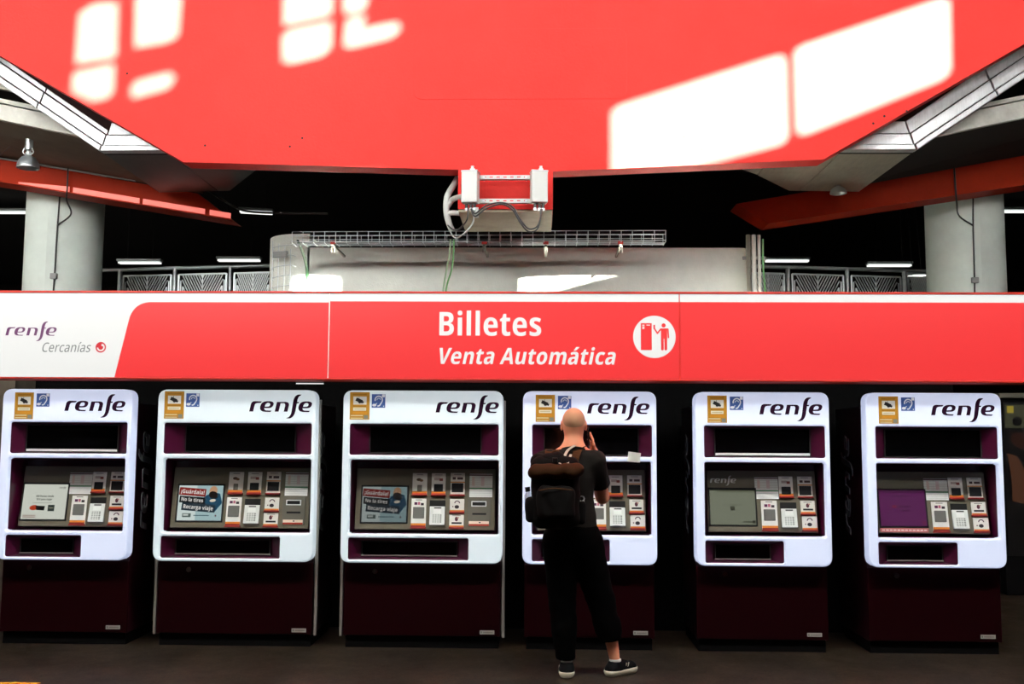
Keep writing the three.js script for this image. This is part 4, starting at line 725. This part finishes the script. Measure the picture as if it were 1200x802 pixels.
  const sleeve = (i) => { const d = V(elbow[i][0] - sh[i][0], elbow[i][1] - sh[i][1], elbow[i][2] - sh[i][2]), e = sh[i].map((q, k) => q + d.toArray()[k] * 0.66); d.normalize(); return clipTo(cap(sh[i], elbow[i], 0.071, 0.074), beyond(e, d.toArray())); };
  const collar = beyond([0.22, 1.515, 0.83], [0, 0.96, -0.28]);
  part('t_shirt', nets(ripple(clipTo(blend(0.05, clipTo(blend(0.06, ...torso(0.014), cap([0.1, 1.47, 0.81], [0.2, 1.505, 0.81], 0.05, 0.052), cap([0.34, 1.47, 0.81], [0.25, 1.505, 0.81], 0.05, 0.052)), beyond([0, 0.88, 0], [0, -1, 0])), sleeve(0), sleeve(1)), collar), 0.0022), [-0.14, 0.86, 0.5], [0.6, 1.58, 1.0], 0.0095), M.shirt, man);
  part('collar', new THREE.TorusGeometry(0.083, 0.008, 10, 40).rotateX(Math.PI / 2 - 0.28), M.shirt, man, 0.227, 1.513, 0.812);
  const legCloth = (i, hem) => clipTo(blend(0.04, ...leg(i, 0.02, 0.056)), beyond([0, hem, 0], [0, -1, 0]));
  const wide = [0, 1].map((i) => clipTo(cap([hip[i][0], 0.88, 0.76], [knee[i][0] * 0.4 + ankle[i][0] * 0.6, i ? 0.2 : 0.1, knee[i][2] * 0.4 + ankle[i][2] * 0.6], 0.11, i ? 0.058 : 0.05), beyond([0, i ? 0.245 : 0.125, 0], [0, -1, 0])));
  part('trousers', nets(ripple(clipTo(blend(0.05, cap(waist, pelvis, 0.155, 0.178, 1.25), legCloth(0, 0.125), legCloth(1, 0.245), ...wide), beyond([0, 1.02, 0], [0, 1, 0])), 0.0025), [-0.08, 0.08, 0.5], [0.66, 1.06, 1.0], 0.011), M.trousers, man);
  for (const i of [0, 1]) {
    const along = V(dir[i][0], 0, dir[i][1]);
    const upperShoe = clipTo(blend(0.03, foot(i, 0.012), cap([ankle[i][0], 0.06, ankle[i][2]], [ankle[i][0], 0.088, ankle[i][2]], 0.046, 0.042), cap([ankle[i][0] + dir[i][0] * 0.05, 0.062, ankle[i][2] + dir[i][1] * 0.05], [ankle[i][0] + dir[i][0] * 0.08, 0.055, ankle[i][2] + dir[i][1] * 0.08], 0.038, 0.036)), beyond([0, 0.036, 0], [0, -1, 0]), beyond([0, 0.098, 0], [0, 1, 0]));
    const lo = [Math.min(heel[i][0], toe[i][0]) - 0.09, -0.01, Math.min(heel[i][2], toe[i][2]) - 0.09], hi = [Math.max(heel[i][0], toe[i][0]) + 0.09, 0.14, Math.max(heel[i][2], toe[i][2]) + 0.09];
    const shoe = part('shoe', nets(upperShoe, lo, hi, 0.005), M.shoe, man, 0, 0, 0, 'black trainer with a thick cream sole');
    part('sole', nets(clipTo(foot(i, 0.018), beyond([0, 0.042, 0], [0, 1, 0]), beyond([0, 0.002, 0], [0, -1, 0])), lo, hi, 0.0045), M.sole, shoe);
    part('stripe', join([0.0, 0.022].map((q) => bar([ankle[i][0] + dir[i][0] * (0.05 + q) + along.z * -0.044, 0.05, ankle[i][2] + dir[i][1] * (0.05 + q) + along.x * 0.044], [ankle[i][0] + dir[i][0] * (0.07 + q) + along.z * -0.04, 0.082, ankle[i][2] + dir[i][1] * (0.07 + q) + along.x * 0.04], 0.007, 0.004))), M.strapGrey, shoe);
    part('sock', nets(clipTo(cap([ankle[i][0], 0.05, ankle[i][2]], [ankle[i][0], 0.16, ankle[i][2]], 0.04, 0.041), beyond([0, 0.112, 0], [0, 1, 0]), beyond([0, 0.06, 0], [0, -1, 0])), [ankle[i][0] - 0.06, 0.04, ankle[i][2] - 0.06], [ankle[i][0] + 0.06, 0.14, ankle[i][2] + 0.06], 0.005), M.sock, man);
  }
  const ph = thing('mobile_phone', 'black mobile phone held to the man\'s right ear', 'phone', [0.334, 1.612, 0.715]); ph.rotation.set(-0.22, 0, 0.06);
  part('phone_case', rbox(0.009, 0.145, 0.07, 0.004, 3), M.phone, ph); part('phone_screen', rbox(0.001, 0.13, 0.062, 0.0004), M.display, ph, -0.0048, 0, 0); part('camera_bump', rbox(0.003, 0.02, 0.02, 0.0014), M.chrome, ph, 0.0052, 0.055, 0.018);

  // backpack
  const bag = thing('backpack', 'brown and black backpack on the man\'s back, worn top flap and side pockets', 'backpack');
  const main = blend(0.05, brick([0.105, 1.24, 1.005], [0.16, 0.235, 0.085], 0.07, -0.1), egg([0.1, 1.4, 1.0], [0.13, 0.08, 0.07]));
  const crease = (f, a) => (x, y, z) => f(x, y, z) + a * (Math.sin(y * 44 + Math.sin(x * 20) * 2) * Math.cos(x * 26 + z * 9) + 0.6 * Math.sin(x * 63 + y * 31));
  part('main_bag', nets(crease(main, 0.003), [-0.1, 0.98, 0.86], [0.32, 1.56, 1.2], 0.0085), M.packBlack, bag);
  const lid = blend(0.03, brick([0.1, 1.382, 1.045], [0.158, 0.046, 0.08], 0.04, -0.08), egg([0.225, 1.395, 1.06], [0.065, 0.048, 0.065]), egg([-0.02, 1.372, 1.05], [0.06, 0.045, 0.06]), egg([0.1, 1.385, 1.1], [0.11, 0.04, 0.045]));
  part('top_flap', nets(crease(lid, 0.0045), [-0.14, 1.28, 0.9], [0.36, 1.5, 1.2], 0.0075), M.packBrown, bag);
  part('top_pocket', nets(crease(blend(0.03, egg([0.09, 1.45, 1.0], [0.11, 0.055, 0.07]), egg([-0.01, 1.44, 0.96], [0.05, 0.06, 0.05])), 0.005), [-0.12, 1.34, 0.88], [0.26, 1.54, 1.12], 0.0075), M.packBlack, bag);
  const fp = part('front_pocket', nets(crease(brick([0.105, 1.18, 1.1], [0.125, 0.11, 0.05], 0.045, -0.1), 0.003), [-0.1, 1.02, 1.0], [0.3, 1.34, 1.2], 0.0085), M.packBlack, bag);
  part('zip', tube([[-0.005, 1.26, 1.155], [0.1, 1.275, 1.158], [0.215, 1.262, 1.14]], 0.004, 20, 6), M.strapBrown, fp);
  part('side_pocket', nets(crease(brick([-0.06, 1.13, 1.0], [0.035, 0.085, 0.055], 0.03), 0.002), [-0.13, 1.0, 0.9], [0.02, 1.26, 1.1], 0.007), M.packBlack, bag);
  part('side_pocket', nets(crease(brick([0.275, 1.11, 0.99], [0.03, 0.075, 0.05], 0.026), 0.002), [0.2, 1.0, 0.9], [0.34, 1.22, 1.08], 0.007), M.packBlack, bag);
  const ribbon = (pts, t, w) => {                  // flat strap along a curve, lying across the shoulders
    const c = new THREE.CatmullRomCurve3(pts.map((p) => V(...p))), N = 36, pos = [], idx = [];
    for (let i = 0; i <= N; i++) {
      const q = c.getPoint(i / N), T = c.getTangent(i / N), X = V(1, 0, 0).addScaledVector(T, -T.x).normalize(), Y = T.clone().cross(X);
      for (const [a, b] of [[-1, -1], [1, -1], [1, 1], [-1, 1]]) pos.push(...q.clone().addScaledVector(X, a * w).addScaledVector(Y, b * t).toArray());
      if (i) for (let k = 0; k < 4; k++) { const o = (i - 1) * 4, n = (k + 1) % 4; idx.push(o + k, o + 4 + k, o + n, o + n, o + 4 + k, o + 4 + n); }
    }
    const g = new THREE.BufferGeometry(); g.setAttribute('position', new THREE.Float32BufferAttribute(pos, 3)); g.setIndex(idx); const f = g.toNonIndexed(); f.computeVertexNormals(); return metreUV(f);
  };
  const strapPts = (x, dx) => [[x, 1.36, 0.93], [x + dx * 0.3, 1.46, 0.925], [x + dx * 0.6, 1.525, 0.87], [x + dx, 1.54, 0.8], [x + dx, 1.5, 0.715], [x + dx * 0.8, 1.38, 0.665], [x + dx * 0.5, 1.2, 0.645], [x - Math.sign(dx) * -0.05, 1.09, 0.72], [x + Math.sign(dx) * 0.06, 1.08, 0.88]];
  part('shoulder_strap', ribbon(strapPts(0.21, 0.085), 0.006, 0.026), M.strapBrown, bag);
  part('shoulder_strap', ribbon(strapPts(0.055, 0.01).map(([x, y, z]) => [x, y > 1.4 ? y - 0.024 : y, z]), 0.006, 0.026), M.strapBrown, bag);
  part('webbing', ribbon([[0.13, 1.43, 1.09], [0.16, 1.475, 1.04], [0.19, 1.52, 0.95], [0.235, 1.548, 0.885]], 0.0025, 0.009), M.strapGrey, bag, 0, 0, 0, 'pale grey webbing strap');
  part('webbing', ribbon([[0.175, 1.42, 1.105], [0.19, 1.455, 1.07], [0.205, 1.49, 1.01]], 0.0025, 0.008), M.strapGrey, bag, 0, 0, 0, 'pale grey webbing strap');
  part('buckle', rbox(0.034, 0.03, 0.01, 0.004), M.cableBlack, bag, 0.1, 1.455, 1.098); part('haul_loop', tube([[0.08, 1.47, 0.96], [0.085, 1.505, 0.965], [0.125, 1.51, 0.965], [0.13, 1.47, 0.96]], 0.007, 16, 8), M.strapBrown, bag);
  const b1 = thing('water_bottle', 'small clear water bottle with a dark cap in the left side pocket of the backpack', 'bottle', [-0.052, 1.09, 1.0]); b1.rotation.z = 0.16;
  part('bottle', new THREE.LatheGeometry([[0, 0], [0.028, 0.002], [0.03, 0.01], [0.03, 0.11], [0.027, 0.135], [0.014, 0.15], [0.013, 0.16], [0, 0.16]].map((p) => new THREE.Vector2(...p)), 28), M.bottle, b1); part('cap', cyl(0.017, 0.03, 20), M.cableBlack, b1, 0, 0.172, 0); part('bottle_label', cyl(0.0305, 0.05, 28), M.plasticWhite, b1, 0, 0.075, 0);
  const b2 = thing('flask', 'white flask with a looped lid in the right side pocket of the backpack', 'flask', [0.277, 1.06, 0.99]);
  part('flask_body', new THREE.LatheGeometry([[0, 0], [0.024, 0.002], [0.024, 0.11], [0.018, 0.125], [0, 0.126]].map((p) => new THREE.Vector2(...p)), 24), M.plasticWhite, b2); part('loop', new THREE.TorusGeometry(0.017, 0.0045, 10, 24), M.plasticWhite, b2, 0, 0.14, 0.004);
}

// ------------------------------------------------------------------ far right, beyond the machines
{
  const t = thing('advertising_stand', 'dim dark advertising stand with a yellow mark beyond the rightmost machine', 'advertising stand', [5.28, 0, -3.2]);
  part('stand_case', rbox(0.86, 2.1, 0.14, 0.01), M.cabinet, t, 0, 1.05, 0); part('stand_top', rbox(0.9, 0.05, 0.2, 0.006), M.consoleDark, t, 0, 2.07, 0.02);
  const tex = canvasTexture(256, 512, (c) => { c.fillStyle = '#0c0a0a'; c.fillRect(0, 0, 256, 512); c.fillStyle = '#4a4a36'; c.fillRect(6, 8, 90, 78); c.fillStyle = '#b8a43c'; c.fillRect(14, 12, 22, 24); c.fillStyle = '#0c0a0a'; c.beginPath(); c.arc(46, 64, 16, 0, 7); c.fill(); c.fillStyle = '#5a3826'; c.beginPath(); c.moveTo(8, 170); c.quadraticCurveTo(24, 240, 20, 330); c.lineTo(60, 340); c.quadraticCurveTo(90, 250, 40, 180); c.fill(); c.fillStyle = '#33170e'; c.beginPath(); c.ellipse(60, 130, 40, 26, 0.4, 0, 7); c.fill(); });
  part('lit_screen', new THREE.BoxGeometry(0.8, 1.6, 0.01), [M.cabinet, M.cabinet, M.cabinet, M.cabinet, std({ color: 0x0a0a0a, emissive: glow(0.5, 0.5, 0.5), emissiveMap: tex, roughness: 0.3 }), M.cabinet], t, 0, 1.2, 0.072);
}

// ------------------------------------------------------------------ finish
scene.traverse((o) => { if (o.isMesh) { o.castShadow = true; o.receiveShadow = true; } if (o.isLight && !o.isRectAreaLight) o.castShadow = true; });
renderer.render(scene, camera);
